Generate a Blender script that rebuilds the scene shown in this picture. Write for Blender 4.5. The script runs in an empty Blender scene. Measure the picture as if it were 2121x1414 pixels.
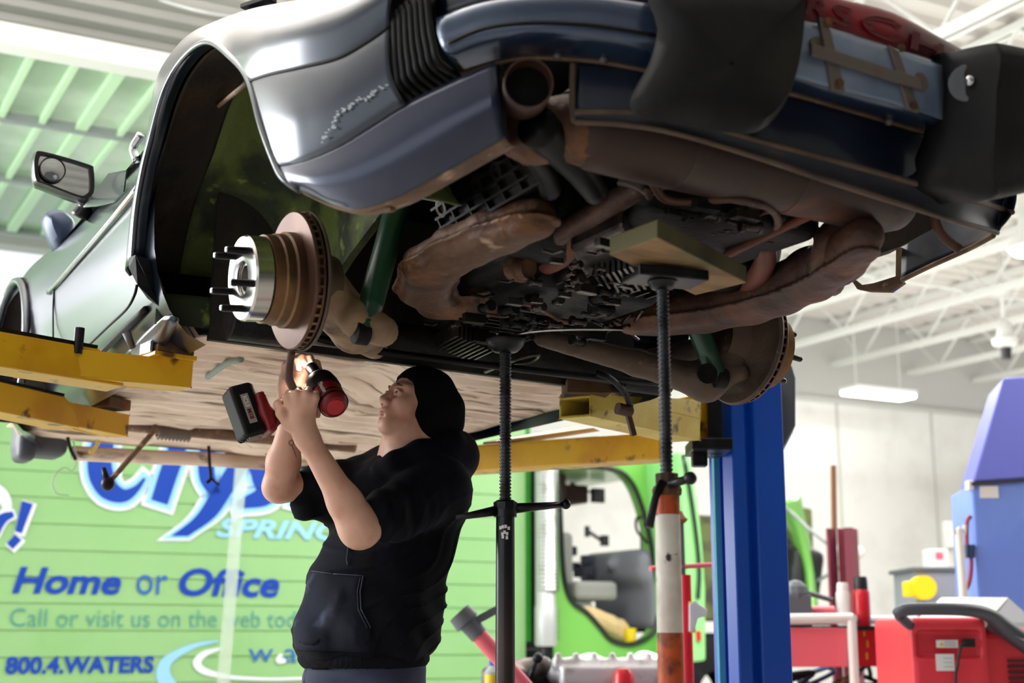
import bpy, bmesh, math, random
import numpy as np
from mathutils import Vector, Matrix
random.seed(7); rng = np.random.default_rng(7)
SC = bpy.context.scene
COL = SC.collection
# ------------------------------------------------------------------ camera, world, lights, exposure
FPX = 2946.0; PITCH = math.atan(613/FPX); CH = 0.98
BYAW = math.radians(28.2)                      # the building's axes against the view
cam_d = bpy.data.cameras.new('camera'); cam = bpy.data.objects.new('camera', cam_d); COL.objects.link(cam)
cam_d.sensor_width = 36; cam_d.lens = 50; cam_d.clip_start = .05; cam_d.clip_end = 200
cam.location = (0, 0, CH); cam.rotation_euler = (math.pi/2 + PITCH, 0, 0)
cam_d.dof.use_dof = True; cam_d.dof.focus_distance = 3.55; cam_d.dof.aperture_fstop = 3.2
SC.camera = cam
SC.view_settings.view_transform = 'Standard'; SC.view_settings.look = 'None'
SC.view_settings.gamma = 1; SC.view_settings.use_curve_mapping = False
SC.view_settings.exposure = 0.12
w = bpy.data.worlds.new('daylight'); SC.world = w; w.use_nodes = True
w.node_tree.nodes['Background'].inputs[0].default_value = (.93, .97, 1, 1)
w.node_tree.nodes['Background'].inputs[1].default_value = 1.15
def area(name, bx, by, z, sx, sy, power, rot=(0, 0, 0), col=(1, .985, .965)):
    l = bpy.data.lights.new(name, 'AREA'); l.shape = 'RECTANGLE'; l.size = sx; l.size_y = sy
    l.energy = power; l.color = col
    o = bpy.data.objects.new(name, l); COL.objects.link(o)
    c, s = math.cos(BYAW), math.sin(BYAW)
    o.location = (c*bx - s*by, s*bx + c*by, z); o.rotation_euler = (rot[0], rot[1], rot[2] + BYAW)
    return o
# rows of fluorescent tubes under the roof deck
area('tube_row_light', 5.5, 7.6, 4.15, 7, .3, 280)
area('tube_row_light', 10.5, 11.0, 4.15, 5, .3, 190)
area('tube_row_light', 9.5, 4.5, 4.15, 6, .3, 260)
# unseen fill panels added below the roof deck, facing up to brighten it
area('deck_fill_light', 11.5, 8.4, 3.0, 13, 10, 360, (math.pi, 0, 0))
area('deck_fill_light', .0, 4.4, 3.5, 5, 3, 460, (math.pi, 0, 0))
# daylight panel added out of view on the left to brighten the floor
bd = area('bay_fill_light', -4.8, 9.6, 3.0, 6, 3.6, 820, col=(.97, .985, 1))
_c, _s = math.cos(BYAW), math.sin(BYAW)
bd.rotation_euler = (Vector((_c*1.0 - _s*4.6, _s*1.0 + _c*4.6, .2)) - bd.location).to_track_quat('-Z', 'Y').to_euler()

# ------------------------------------------------------------------ frames that turn a photo pixel into a point of the place
class Frame:
    def __init__(s, loc, yaw, pit=0., rol=0.):
        s.t = np.array(loc, float)
        c, q = math.cos(pit), math.sin(pit); A = np.array([[1, 0, 0], [0, c, -q], [0, q, c]])
        c, q = math.cos(rol), math.sin(rol); B = np.array([[c, 0, q], [0, 1, 0], [-q, 0, c]])
        c, q = math.cos(yaw), math.sin(yaw); D = np.array([[c, -q, 0], [q, c, 0], [0, 0, 1]])
        s.R = D @ B @ A; s.O = s.R.T @ (np.array([0, 0, CH]) - s.t)
    def ray(s, u, v):
        x = (u - 1060.5)/FPX; up = -(v - 707)/FPX
        return s.R.T @ np.array([x, math.cos(PITCH) - up*math.sin(PITCH), math.sin(PITCH) + up*math.cos(PITCH)])
    def __call__(s, u, v, X=None, Y=None, Z=None):
        d = s.ray(u, v)
        for i, k in enumerate((X, Y, Z)):
            if k is not None: return s.O + (k - s.O[i])/d[i]*d
    def plan(s, u, v, inset=0., n=2.05, a=.88, b=.84, y0=-.3):   # the plan curve of the car's tail
        d = s.ray(u, v); A = a - inset; B = b - inset
        p = s.O + (np.linspace(1., 5, 3001)/np.linalg.norm(d))[:, None]*d
        g = (np.abs(p[:, 0])/A)**n + (np.maximum(0, -(p[:, 1] - y0))/B)**n - 1
        i = int(np.argmax(g < 0)) if (g < 0).any() else int(np.argmin(g))
        return p[i]
    def w(s, p): return s.R @ np.asarray(p, float) + s.t
    def inv(s, p): return s.R.T @ (np.asarray(p, float) - s.t)
    def mat(s, base=(0, 0, 0)):
        M = Matrix(s.R.tolist()).to_4x4(); M.translation = Vector(s.w(base)); return M
WF = Frame((0, 0, 0), 0); BF = Frame((0, 0, 0), BYAW)
CF = Frame((.0825, 3.3551, 1.8593), .5171, .0088, .0231)      # the car on the lift

# ------------------------------------------------------------------ materials
def lin(c):
    return tuple(((x/255)/12.92 if x <= 10 else (((x/255) + .055)/1.055)**2.4) for x in c) + (1,)
MATS = {}
def mat(name, col, rough=.5, metal=0., mix=(), bump=None, coat=0., emit=0., alpha=1., trans=0., spec=.5, sheen=0.):
    m = bpy.data.materials.new(name); m.use_nodes = True; nt = m.node_tree; b = nt.nodes['Principled BSDF']
    def sock(n, v):
        if n in b.inputs: b.inputs[n].default_value = v
    sock('Base Color', lin(col)); sock('Roughness', rough); sock('Metallic', metal); sock('Coat Weight', coat); sock('Coat Roughness', .2)
    sock('Alpha', alpha); sock('Transmission Weight', trans); sock('Specular IOR Level', spec); sock('Sheen Weight', sheen)
    if emit: sock('Emission Color', lin(col)); sock('Emission Strength', emit)
    if mix or bump: tc = nt.nodes.new('ShaderNodeTexCoord')
    last = None
    for c2, scale, lo, hi, *rest in mix:
        nz = nt.nodes.new('ShaderNodeTexNoise'); nz.inputs['Scale'].default_value = scale; nz.inputs['Detail'].default_value = 6
        if rest and rest[0]:
            mp = nt.nodes.new('ShaderNodeMapping'); mp.inputs['Scale'].default_value = rest[0]
            mp.inputs['Location'].default_value = (scale*.37, scale*.11, 1.7)
            nt.links.new(tc.outputs['Object'], mp.inputs['Vector']); nt.links.new(mp.outputs[0], nz.inputs['Vector'])
        else: nt.links.new(tc.outputs['Object'], nz.inputs['Vector'])
        r = nt.nodes.new('ShaderNodeMapRange'); r.inputs['From Min'].default_value = lo; r.inputs['From Max'].default_value = hi
        nt.links.new(nz.outputs['Fac'], r.inputs['Value'])
        mx = nt.nodes.new('ShaderNodeMix'); mx.data_type = 'RGBA'
        mx.inputs[6].default_value = lin(col); mx.inputs[7].default_value = lin(c2)
        if last: nt.links.new(last, mx.inputs[6])
        nt.links.new(r.outputs[0], mx.inputs[0]); last = mx.outputs[2]
    if last: nt.links.new(last, b.inputs['Base Color'])
    if bump:
        nz = nt.nodes.new('ShaderNodeTexNoise'); nz.inputs['Scale'].default_value = bump[0]; nz.inputs['Detail'].default_value = 5
        nt.links.new(tc.outputs['Object'], nz.inputs['Vector'])
        bp = nt.nodes.new('ShaderNodeBump'); bp.inputs['Strength'].default_value = bump[1]; bp.inputs['Distance'].default_value = bump[2] if len(bump) > 2 else .01
        nt.links.new(nz.outputs['Fac'], bp.inputs['Height']); nt.links.new(bp.outputs[0], b.inputs['Normal'])
    MATS[name] = m; return m
M = MATS
mat('wall_white', (232, 232, 228), .8, mix=[((218, 217, 212), 2.2, .5, .75)], bump=(14, .15))
mat('wall_grey', (196, 196, 193), .85)
mat('joint_grey', (196, 196, 192), .9)
mat('concrete', (196, 193, 186), .5, mix=[((158, 155, 148), 1.3, .5, .7), ((120, 116, 110), 6, .64, .76)], bump=(30, .1))
mat('deck', (210, 206, 200), .75, mix=[((200, 195, 188), .7, .45, .7)])
mat('steel_white', (226, 227, 222), .55)
mat('steel_grey', (158, 163, 165), .5, .3)
mat('door_panel', (160, 184, 158), .3, mix=[((205, 222, 205), 1.1, .45, .65)], spec=.6)
mat('door_rib', (198, 230, 192), .4)
mat('lamp_glow', (255, 255, 248), .5, emit=9)
mat('truck_green', (142, 186, 126), .4, coat=.15, mix=[((130, 180, 112), .9, .45, .7)])
mat('truck_green_deep', (30, 150, 18), .4)
mat('cab_green', (118, 186, 84), .3, coat=.5)
mat('letter_blue', (8, 62, 168), .4)
mat('letter_blue2', (40, 96, 176), .4)
mat('letter_white', (226, 230, 240), .4)
mat('letter_pale', (150, 205, 245), .4)
mat('letter_teal', (84, 150, 140), .4)
mat('black_plastic', (24, 24, 27), .45, mix=[((40, 38, 38), 4, .5, .7)])
mat('black_rubber', (12, 12, 16), .55, spec=.3, mix=[((36, 32, 29), 7, .52, .72)], bump=(60, .08))
mat('dark_trim', (18, 18, 22), .3, coat=.3)
mat('grey_plastic', (92, 95, 102), .5)
mat('chrome', (215, 217, 222), .13, 1.)
mat('alu', (190, 190, 192), .28, 1., mix=[((150, 146, 140), 9, .5, .7)])
mat('lift_blue', (8, 76, 188), .35, mix=[((14, 86, 204), 1.5, .45, .65), ((88, 66, 74), 11, .7, .8)], coat=.3)
mat('lift_cyan', (70, 158, 196), .4)
mat('lift_yellow', (222, 170, 20), .42, mix=[((206, 146, 12), 5, .45, .62), ((96, 64, 26), 13, .61, .70), ((46, 34, 24), 7, .66, .74)], bump=(30, .12), coat=.15)
mat('lift_yellow_pale', (226, 200, 92), .45, mix=[((208, 176, 66), 6, .45, .62), ((92, 70, 34), 15, .62, .71)], bump=(30, .12))
mat('rusty_pad', (92, 62, 40), .8, mix=[((150, 100, 40), 9, .55, .65), ((40, 30, 26), 14, .5, .7)], bump=(40, .3))
mat('screw_steel', (72, 73, 78), .38, .8, mix=[((44, 42, 42), 20, .5, .7)])
mat('black_steel', (38, 39, 43), .35, .7, mix=[((66, 62, 60), 12, .55, .72)])
mat('stand_black', (30, 33, 40), .34, .5, mix=[((72, 60, 56), 5, .56, .72, (1, 1, .3)), ((44, 58, 78), 9, .58, .68, (1, 1, .2))], coat=.2)
mat('stand_orange', (198, 82, 30), .5, mix=[((78, 38, 24), 16, .5, .62), ((226, 110, 50), 6, .5, .7)])
mat('stand_white', (232, 224, 216), .5, mix=[((204, 190, 180), 8, .5, .62), ((64, 48, 42), 26, .62, .67)])
mat('wood', (146, 114, 78), .75, mix=[((116, 88, 58), 3, .45, .6, (1.5, 7, 5)), ((98, 92, 58), 5, .52, .68)], bump=(60, .15))
mat('red_paint', (206, 22, 40), .35, coat=.3)
mat('red_light', (232, 104, 118), .5)
mat('red_plastic', (228, 58, 72), .4)
mat('maroon', (118, 44, 58), .5, mix=[((140, 62, 74), 5, .5, .7)])
mat('rust_rod', (128, 84, 52), .8)
mat('cabinet_blue', (116, 148, 236), .4, mix=[((130, 160, 240), 2, .45, .65)], coat=.2)
mat('hood_violet', (100, 106, 196), .45)
mat('label_white', (236, 236, 234), .5)
mat('yellow_plastic', (240, 206, 22), .45)
mat('paper_bag', (214, 184, 138), .85, bump=(25, .5, .03))
mat('clear_glass', (235, 245, 242), .05, alpha=.25)
mat('bottle_plastic', (214, 226, 232), .1, alpha=.55)
mat('strip_clear', (206, 222, 206), .12, alpha=.42)
mat('blue_cap', (40, 74, 200), .4)
mat('cast_alu', (216, 217, 222), .45, .3, mix=[((168, 166, 166), 10, .5, .68)], bump=(30, .2))
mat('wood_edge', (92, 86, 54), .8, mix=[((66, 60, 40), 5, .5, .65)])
# ------------------------------------------------------------------ things and parts
BASE = {}
def tag(o, label=None, cat=None, group=None, kind=None):
    for k, v in (('label', label), ('category', cat), ('group', group), ('kind', kind)):
        if v: o[k] = v
    return o
def thing(name, label, cat, frame, base, group=None):
    o = bpy.data.objects.new(name, None); COL.objects.link(o); o.empty_display_size = .1
    o.matrix_world = frame.mat(base); BASE[o.name] = np.array(base, float)
    return tag(o, label, cat, group)
class MB:
    """collects shapes in one frame's coordinates; build() links them as ONE mesh object"""
    def __init__(s): s.v = []; s.f = []
    def add(s, v, f):
        n = len(s.v); s.v += [tuple(map(float, p)) for p in v]; s.f += [tuple(int(i) + n for i in q) for q in f]; return s
    def box(s, c, size, rot=None):
        c = np.array(c, float); h = np.array(size, float)/2
        v = [np.array([x, y, z])*h for x in (-1, 1) for y in (-1, 1) for z in (-1, 1)]
        if rot is not None: v = [rot @ p for p in v]
        return s.add([c + p for p in v], [(0, 1, 3, 2), (4, 6, 7, 5), (0, 4, 5, 1), (2, 3, 7, 6), (0, 2, 6, 4), (1, 5, 7, 3)])
    def beam(s, a, b, w, h, up=(0, 0, 1)):
        a = np.array(a, float); b = np.array(b, float); d = (b - a)/np.linalg.norm(b - a)
        u = np.array(up, float); x = np.cross(d, u); x /= np.linalg.norm(x); u = np.cross(x, d)
        v = [p + i*x*w/2 + j*u*h/2 for p in (a, b) for i, j in ((-1, -1), (1, -1), (1, 1), (-1, 1))]
        return s.add(v, [(3, 2, 1, 0), (4, 5, 6, 7), (0, 1, 5, 4), (1, 2, 6, 5), (2, 3, 7, 6), (3, 0, 4, 7)])
    def hexa(s, v):                                  # eight corners: bottom loop then top loop
        return s.add(v, [(3, 2, 1, 0), (4, 5, 6, 7), (0, 1, 5, 4), (1, 2, 6, 5), (2, 3, 7, 6), (3, 0, 4, 7)])
    def tube(s, path, r, n=14, caps=True, smooth=0, flat=None):
        P = [np.array(p, float) for p in path]; Rr = list(r) if hasattr(r, '__len__') else [r]*len(P)
        if len(Rr) != len(P): Rr = list(np.interp(np.linspace(0, len(Rr) - 1, len(P)), range(len(Rr)), Rr))
        if smooth:
            k = len(P); Q = spline(P, smooth); Rr = list(np.interp(np.linspace(0, k - 1, len(Q)), range(k), Rr)); P = Q
        rings = []; x = None
        for i, p in enumerate(P):
            d = P[min(i + 1, len(P) - 1)] - P[max(i - 1, 0)]; d = d/(np.linalg.norm(d) + 1e-12)
            if x is None:
                a = np.array([0, 0, 1.]) if abs(d[2]) < .9 else np.array([1., 0, 0]); x = np.cross(d, a)
            x = x - d*(x @ d); x /= np.linalg.norm(x); y = np.cross(d, x)
            fx, fy = flat if flat else (1, 1)
            rings.append([p + Rr[i]*(fx*math.cos(t)*x + fy*math.sin(t)*y) for t in np.linspace(0, 2*math.pi, n, endpoint=False)])
        v = [q for g in rings for q in g]; f = []
        for i in range(len(P) - 1):
            for j in range(n): f.append((i*n + j, i*n + (j + 1) % n, (i + 1)*n + (j + 1) % n, (i + 1)*n + j))
        if caps:
            f.append(tuple(range(n - 1, -1, -1))); f.append(tuple(range((len(P) - 1)*n, len(P)*n)))
        return s.add(v, f)
    def lathe(s, o, axis, prof, n=32, ref=None):     # prof: (distance along the axis, radius)
        o = np.array(o, float); d = np.array(axis, float); d /= np.linalg.norm(d)
        a = np.array(ref if ref is not None else ((0, 0, 1) if abs(d[2]) < .9 else (1, 0, 0)), float)
        x = np.cross(d, a); x /= np.linalg.norm(x); y = np.cross(d, x)
        v = [o + d*t + max(r, 1e-4)*(math.cos(q)*x + math.sin(q)*y) for t, r in prof for q in np.linspace(0, 2*math.pi, n, endpoint=False)]
        f = [(i*n + j, i*n + (j + 1) % n, (i + 1)*n + (j + 1) % n, (i + 1)*n + j) for i in range(len(prof) - 1) for j in range(n)]
        return s.add(v, f)
    def prism(s, poly, d):                           # polygon of 3-D points pushed along d
        n = len(poly); d = np.array(d, float); v = [np.array(p, float) for p in poly]
        f = [tuple(range(n)), tuple(range(2*n - 1, n - 1, -1))] + [(i, i + n, (i + 1) % n + n, (i + 1) % n) for i in range(n)]
        return s.add(v + [p + d for p in v], f)
    def grid(s, rows, close=False):
        m = len(rows[0]); v = [p for r in rows for p in r]; f = []
        for i in range(len(rows) - 1):
            for j in range(m - (0 if close else 1)): f.append((i*m + j, i*m + (j + 1) % m, (i + 1)*m + (j + 1) % m, (i + 1)*m + j))
        return s.add(v, f)
    def sphere(s, c, r, n=16, sc=(1, 1, 1)):
        c = np.array(c, float); pr = [(-math.cos(t)*r, math.sin(t)*r) for t in np.linspace(0, math.pi, n//2 + 1)]
        k = len(s.v); s.lathe((0, 0, 0), (0, 0, 1), pr, n)
        for i in range(k, len(s.v)): s.v[i] = tuple(c + np.array(s.v[i])*np.array(sc))
        return s
    def build(s, name, m, parent=None, frame=None, smooth=False, thick=0., bevel=0., base=None, mats=None, sub=0):
        off = np.zeros(3)
        if parent is not None:
            r = parent
            while r.parent: r = r.parent
            off = BASE[r.name]
        elif base is not None: off = np.array(base, float)
        me = bpy.data.meshes.new(name); me.from_pydata([tuple(np.array(p) - off) for p in s.v], [], s.f); me.update()
        bm = bmesh.new(); bm.from_mesh(me); bmesh.ops.remove_doubles(bm, verts=bm.verts, dist=1e-5)
        bmesh.ops.recalc_face_normals(bm, faces=bm.faces); bm.to_mesh(me); bm.free()
        o = bpy.data.objects.new(name, me); COL.objects.link(o); me.materials.append(m if not isinstance(m, str) else M[m])
        if parent is not None: o.parent = parent
        elif frame is not None: o.matrix_world = frame.mat(off)
        if smooth:
            me.polygons.foreach_set('use_smooth', [True]*len(me.polygons))
            if smooth is not True:
                try: me.set_sharp_from_angle(angle=math.radians(smooth))
                except Exception: pass
        if sub: q = o.modifiers.new('sub', 'SUBSURF'); q.levels = q.render_levels = sub
        if thick: q = o.modifiers.new('thick', 'SOLIDIFY'); q.thickness = thick; q.offset = 0
        if bevel: q = o.modifiers.new('bevel', 'BEVEL'); q.width = bevel; q.segments = 2; q.limit_method = 'ANGLE'; q.angle_limit = .6
        return o
def spline(P, k=6, closed=False):
    P = [np.array(p, float) for p in P]; n = len(P); out = []
    for i in range(n if closed else n - 1):
        if closed: a, b, c, d = P[(i - 1) % n], P[i], P[(i + 1) % n], P[(i + 2) % n]
        else: b, c = P[i], P[i + 1]; a = P[i - 1] if i else 2*b - c; d = P[i + 2] if i + 2 < n else 2*c - b
        for t in np.linspace(0, 1, k, endpoint=False):
            out.append(.5*(2*b + (c - a)*t + (2*a - 5*b + 4*c - d)*t*t + (3*b - a - 3*c + d)*t**3))
    if not closed: out.append(P[-1])
    return out
def loft(rows, ku=4, kv=5):                          # a smooth patch through rows of control points
    R1 = [spline(r, ku) for r in rows]; cols = [spline([r[j] for r in R1], kv) for j in range(len(R1[0]))]
    return [[c[i] for c in cols] for i in range(len(cols[0]))]
def rot(axis, deg):
    return np.array(Matrix.Rotation(math.radians(deg), 3, Vector(axis)))
def struct(name, mb, m, frame=BF, **k):
    return tag(mb.build(name, m, None, frame, **k), kind='structure')

# ------------------------------------------------------------------ smooth bodies: signed distances turned into one skin
class SDF:
    def __init__(s, lo, hi, h):
        s.lo = np.array(lo, float); s.h = h; s.n = np.ceil((np.array(hi, float) - s.lo)/h).astype(int) + 1
        s.f = np.full(s.n, .2, np.float32)
    def _sub(s, lo, hi):
        a = np.clip(np.floor((lo - s.lo)/s.h).astype(int), 0, s.n - 1); b = np.clip(np.ceil((hi - s.lo)/s.h).astype(int) + 1, 1, s.n)
        if (b <= a).any(): return None, None
        ax = [s.lo[i] + s.h*np.arange(a[i], b[i]) for i in range(3)]
        return tuple(slice(a[i], b[i]) for i in range(3)), np.stack(np.meshgrid(*ax, indexing='ij'), -1)
    def _put(s, lo, hi, fn, k, neg):
        pad = k + 4*s.h; sl, p = s._sub(lo - pad, hi + pad)
        if sl is None: return s
        d = fn(p).astype(np.float32); f = s.f[sl]
        if neg:
            d = -d; hh = np.maximum(k - np.abs(f - d), 0)/max(k, 1e-6); s.f[sl] = np.maximum(f, d) + hh*hh*k*.25
        else:
            hh = np.maximum(k - np.abs(f - d), 0)/max(k, 1e-6); s.f[sl] = np.minimum(f, d) - hh*hh*k*.25
        return s
    def cone(s, a, b, ra, rb=None, k=.01, neg=False):        # a limb: rounded cone from a to b
        a = np.array(a, float); b = np.array(b, float); rb = ra if rb is None else rb; r = max(ra, rb)
        def fn(p):
            ab = b - a; t = np.clip(((p - a) @ ab)/(ab @ ab + 1e-12), 0, 1)
            return np.linalg.norm(p - a - t[..., None]*ab, axis=-1) - (ra + (rb - ra)*t)
        return s._put(np.minimum(a, b) - r, np.maximum(a, b) + r, fn, k, neg)
    def chain(s, pts, rs, k=.01, neg=False):
        for i in range(len(pts) - 1): s.cone(pts[i], pts[i + 1], rs[i], rs[i + 1], k, neg)
        return s
    def ell(s, c, r, R=None, k=.01, neg=False):              # ellipsoid; R holds its axes as columns
        c = np.array(c, float); r = np.array(r, float); Q = np.eye(3) if R is None else R
        def fn(p):
            q = (p - c) @ Q; k0 = np.linalg.norm(q/r, axis=-1); k1 = np.linalg.norm(q/(r*r), axis=-1) + 1e-9
            return k0*(k0 - 1)/k1
        m = r.max(); return s._put(c - m, c + m, fn, k, neg)
    def rbox(s, c, half, rad, R=None, k=.01, neg=False):
        c = np.array(c, float); hf = np.array(half, float) - rad; Q = np.eye(3) if R is None else R
        def fn(p):
            q = np.abs((p - c) @ Q) - hf
            return np.linalg.norm(np.maximum(q, 0), axis=-1) + np.minimum(q.max(-1), 0) - rad
        m = np.linalg.norm(half); return s._put(c - m, c + m, fn, k, neg)
    def halfspace(s, o, n, k=.004):                          # cut away what lies on the side n points to
        o = np.array(o, float); n = np.array(n, float); n /= np.linalg.norm(n)
        sl, p = s._sub(s.lo, s.lo + s.h*s.n); d = (-((p - o) @ n)).astype(np.float32)
        f = s.f; q = -d; hh = np.maximum(k - np.abs(f - q), 0)/k; s.f = np.maximum(f, q) + hh*hh*k*.25
        return s
    def displace(s, fn): 
        sl, p = s._sub(s.lo, s.lo + s.h*s.n); s.f = s.f + fn(p).astype(np.float32); return s
    def mb(s):
        f = s.f.copy(); f[0] = f[-1] = .1; f[:, 0] = f[:, -1] = .1; f[:, :, 0] = f[:, :, -1] = .1
        n = np.array(f.shape) - 1; cs = [(i, j, k) for i in (0, 1) for j in (0, 1) for k in (0, 1)]
        g = [f[c[0]:c[0] + n[0], c[1]:c[1] + n[1], c[2]:c[2] + n[2]] for c in cs]
        neg = sum((x < 0).astype(np.int8) for x in g); msk = (neg > 0) & (neg < 8)
        idx = np.full(n, -1, np.int64); cnt = int(msk.sum()); idx[msk] = np.arange(cnt)
        vals = [x[msk] for x in g]; acc = np.zeros((cnt, 3)); num = np.zeros(cnt)
        for a in range(8):
            for b in range(a + 1, 8):
                d = np.array(cs[b]) - np.array(cs[a])
                if np.abs(d).sum() != 1: continue
                fa, fb = vals[a], vals[b]; x = (fa < 0) != (fb < 0); t = np.where(x, fa/np.where(x, fa - fb, 1), 0)
                acc += x[:, None]*(np.array(cs[a]) + t[:, None]*d); num += x
        v = s.lo + s.h*(np.argwhere(msk) + acc/num[:, None]); F = []
        for ax in range(3):
            o1, o2 = (ax + 1) % 3, (ax + 2) % 3
            A = np.moveaxis(f, (ax, o1, o2), (0, 1, 2)); I = np.moveaxis(idx, (ax, o1, o2), (0, 1, 2))
            e = (A[:-1, 1:-1, 1:-1] < 0) != (A[1:, 1:-1, 1:-1] < 0); q = np.argwhere(e)
            if not len(q): continue
            i, j, k = q[:, 0], q[:, 1] + 1, q[:, 2] + 1
            quad = np.stack([I[i, j - 1, k - 1], I[i, j, k - 1], I[i, j, k], I[i, j - 1, k]], 1)
            quad = quad[(quad >= 0).all(1)]; F.append(quad)
        r = MB(); r.v = [tuple(p) for p in v]; r.f = [tuple(map(int, q)) for q in np.concatenate(F)] if F else []
        return r
# ------------------------------------------------------------------ lettering cut from the built-in font
def letters(txt, shear=0., offset=0., space=1.):
    cu = bpy.data.curves.new('letters', 'FONT'); cu.body = txt; cu.shear = shear; cu.offset = offset; cu.space_character = space
    cu.resolution_u = 4; o = bpy.data.objects.new('letters', cu); COL.objects.link(o)
    dg = bpy.context.evaluated_depsgraph_get(); me = o.evaluated_get(dg).to_mesh()
    v = np.array([x.co[:] for x in me.vertices]); f = [tuple(p.vertices) for p in me.polygons]
    o.evaluated_get(dg).to_mesh_clear(); bpy.data.objects.remove(o); bpy.data.curves.remove(cu)
    return v, f
def put_letters(name, txt, m, parent, o, r, u, w, h, nrm, off=.004, **k):
    """text whose left baseline end is o, w wide along r and with capitals h high along u"""
    v, f = letters(txt, **k); x0, x1 = v[:, 0].min(), v[:, 0].max(); hh = v[:, 1].max() - max(0, v[:, 1].min())
    o, r, u, nrm = (np.array(q, float) for q in (o, r, u, nrm))
    P = [o + r*(p[0] - x0)/(x1 - x0)*w + u*p[1]/hh*h + nrm*off for p in v]
    mb = MB(); mb.add(P, f)
    return mb.build(name, m, parent)
# ================================================================== the setting
struct('floor', MB().box((4, 4, -.1), (44, 26, .2)), M['concrete'])
wb = MB()
wb.box((14.2, 14.15, 2.0), (15.6, .3, 4.0)); wb.box((-6, 14.15, 2.0), (4, .3, 4.0))
struct('wall_back', wb, M['wall_white'])
ub = MB(); ub.box((14.2, 14.13, 4.55), (15.6, .26, 1.1)); ub.box((-.9, 14.13, 4.95), (14.6, .26, .5))
struct('wall_back_upper', ub, M['wall_grey'])
tj = MB(); tj.box((14.2, 13.97, 3.96), (15.6, .06, .05)); struct('trim_1', tj, M['joint_grey'])
for n, x in ((2, 12.25), (3, 13.88), (4, 10.3)):
    struct('trim_%d' % n, MB().box((x, 13.995, 1.98), (.03, .02, 3.94)), M['joint_grey'])
struct('wall_front', MB().box((6.5, -8.1, 2.55), (31, .2, 5.1)), mat('wall_shade', (112, 110, 108), .85))
struct('wall_right', MB().box((22.1, 4, 2.55), (.2, 26, 5.1)), M['wall_white'])
# roof deck, ribbed along X
dk = MB(); prof = []
y = -8.0
while y < 14.2:
    prof += [(y, 5.02), (y + .10, 5.02), (y + .13, 5.07), (y + .23, 5.07), (y + .26, 5.02)]; y += .26
dk.grid([[(x, a, b) for a, b in prof] for x in (-9, 22)]); 
dkt = [(x, a, 5.16) for x, a in ((-9, -8), (22, -8), (22, 14.3), (-9, 14.3))]; dk.add(dkt, [(0, 1, 2, 3)])
struct('ceiling', dk, M['deck'])
# open-web joists under the deck
for x in (3.4, 4.65, 5.9, 7.2, 8.45, 9.72, 10.93, 12.2, 13.5, 14.7, 15.9):
    j = MB()
    for q in (-.035, .035):
        j.box((x + q, 6.5, 4.43), (.03, 14.9, .06)); j.box((x + q, 6.5, 4.98), (.03, 14.9, .05))
    y = -.9; k = 0
    while y < 13.6:
        a = (x, y, 4.44 if k % 2 == 0 else 4.98); b = (x, y + .55, 4.98 if k % 2 == 0 else 4.44)
        j.tube([a, b], .016, 6); y += .55; k += 1
    struct('ceiling_beam', j, M['steel_white'])
br = MB()
for y in (6.2, 10.4): br.tube([(3, y, 4.5), (16.5, y, 4.5)], .018, 8)
struct('trim_5', br, M['steel_white'])

# the raised bay door, upper left: translucent panels between rails
dr = thing('overhead_door', 'raised bay door of pale green translucent panels under the roof', 'garage door', BF, (.6, 10, 4.3))
for ya, yb in ((8.12, 9.33), (9.37, 10.64), (10.68, 12.1)):
    MB().box((.35, (ya + yb)/2, 4.36), (5.3, yb - ya, .03)).build('door_panel', M['door_panel'], dr)
MB().box((.35, 8.06, 4.33), (5.4, .17, .13)).build('header_rail', M['steel_white'], dr, bevel=.01)
for y in (9.35, 10.66, 12.12): MB().box((.35, y, 4.32), (5.4, .06, .06)).build('cross_rail', M['steel_grey'], dr)
x = -2.1; k = 0
while x < 2.95:
    wd = .075 if k % 3 == 0 else .038
    r = MB()
    for ya, yb in ((8.14, 9.32), (9.38, 10.63), (10.69, 12.08)): r.box((x, (ya + yb)/2, 4.325), (wd, yb - ya, .05))
    r.build('rib', M['door_rib'], dr); x += .255; k += 1
for x in (-2.3, 3.0): MB().box((x, 10.6, 4.24), (.06, 6.6, .07)).box((x, 13.86, 2.1), (.07, .06, 4.2)).build('track', M['steel_white'], dr)
for x in (-2.3, 3.0):
    for y in (8.4, 12.4): MB().box((x, y, 4.66), (.03, .03, .8)).build('hanger', M['steel_grey'], dr)
# light fittings
lf = thing('ceiling_light', 'lit flat strip lamp hanging in front of the white back wall', 'ceiling light', BF, BF(1820, 815, Y=12.9))
c = BF(1820, 818, Y=12.9); a = BF(1758, 808, Y=12.9); b = BF(1884, 826, Y=12.9)
MB().box((c[0], 12.9, c[2] + .05), (b[0] - a[0], .32, .05)).build('housing', M['steel_white'], lf, bevel=.01)
MB().box((c[0], 12.9, c[2] + .005), ((b[0] - a[0])*.98, .29, .05)).build('diffuser', M['lamp_glow'], lf, bevel=.015)
for q in (-.35, .35): MB().tube([(c[0] + q, 12.9, c[2] + .07), (c[0] + q, 12.9, 5.05)], .008, 6).build('hanger', M['steel_white'], lf)
g = BF(2128, 515, Y=8.2)
lf = thing('ceiling_light', 'glowing round lamp under the roof at the right edge', 'ceiling light', BF, g)
MB().lathe((g[0], g[1], g[2] - .05), (0, 0, 1), [(0, 0), (0, .11), (.04, .15), (.05, .15)], 24).build('diffuser', M['lamp_glow'], lf, smooth=True)
MB().lathe((g[0], g[1], g[2]), (0, 0, 1), [(0, .16), (.03, .16), (.14, .07), (5.04 - g[2], .02)], 24).build('housing', M['steel_white'], lf, smooth=40)
g = BF(2083, 720, Y=10.2)
pf = thing('pendant_camera', 'white dome fitting with a dark lens hanging from the roof on a rod', 'camera', BF, g)
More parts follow.
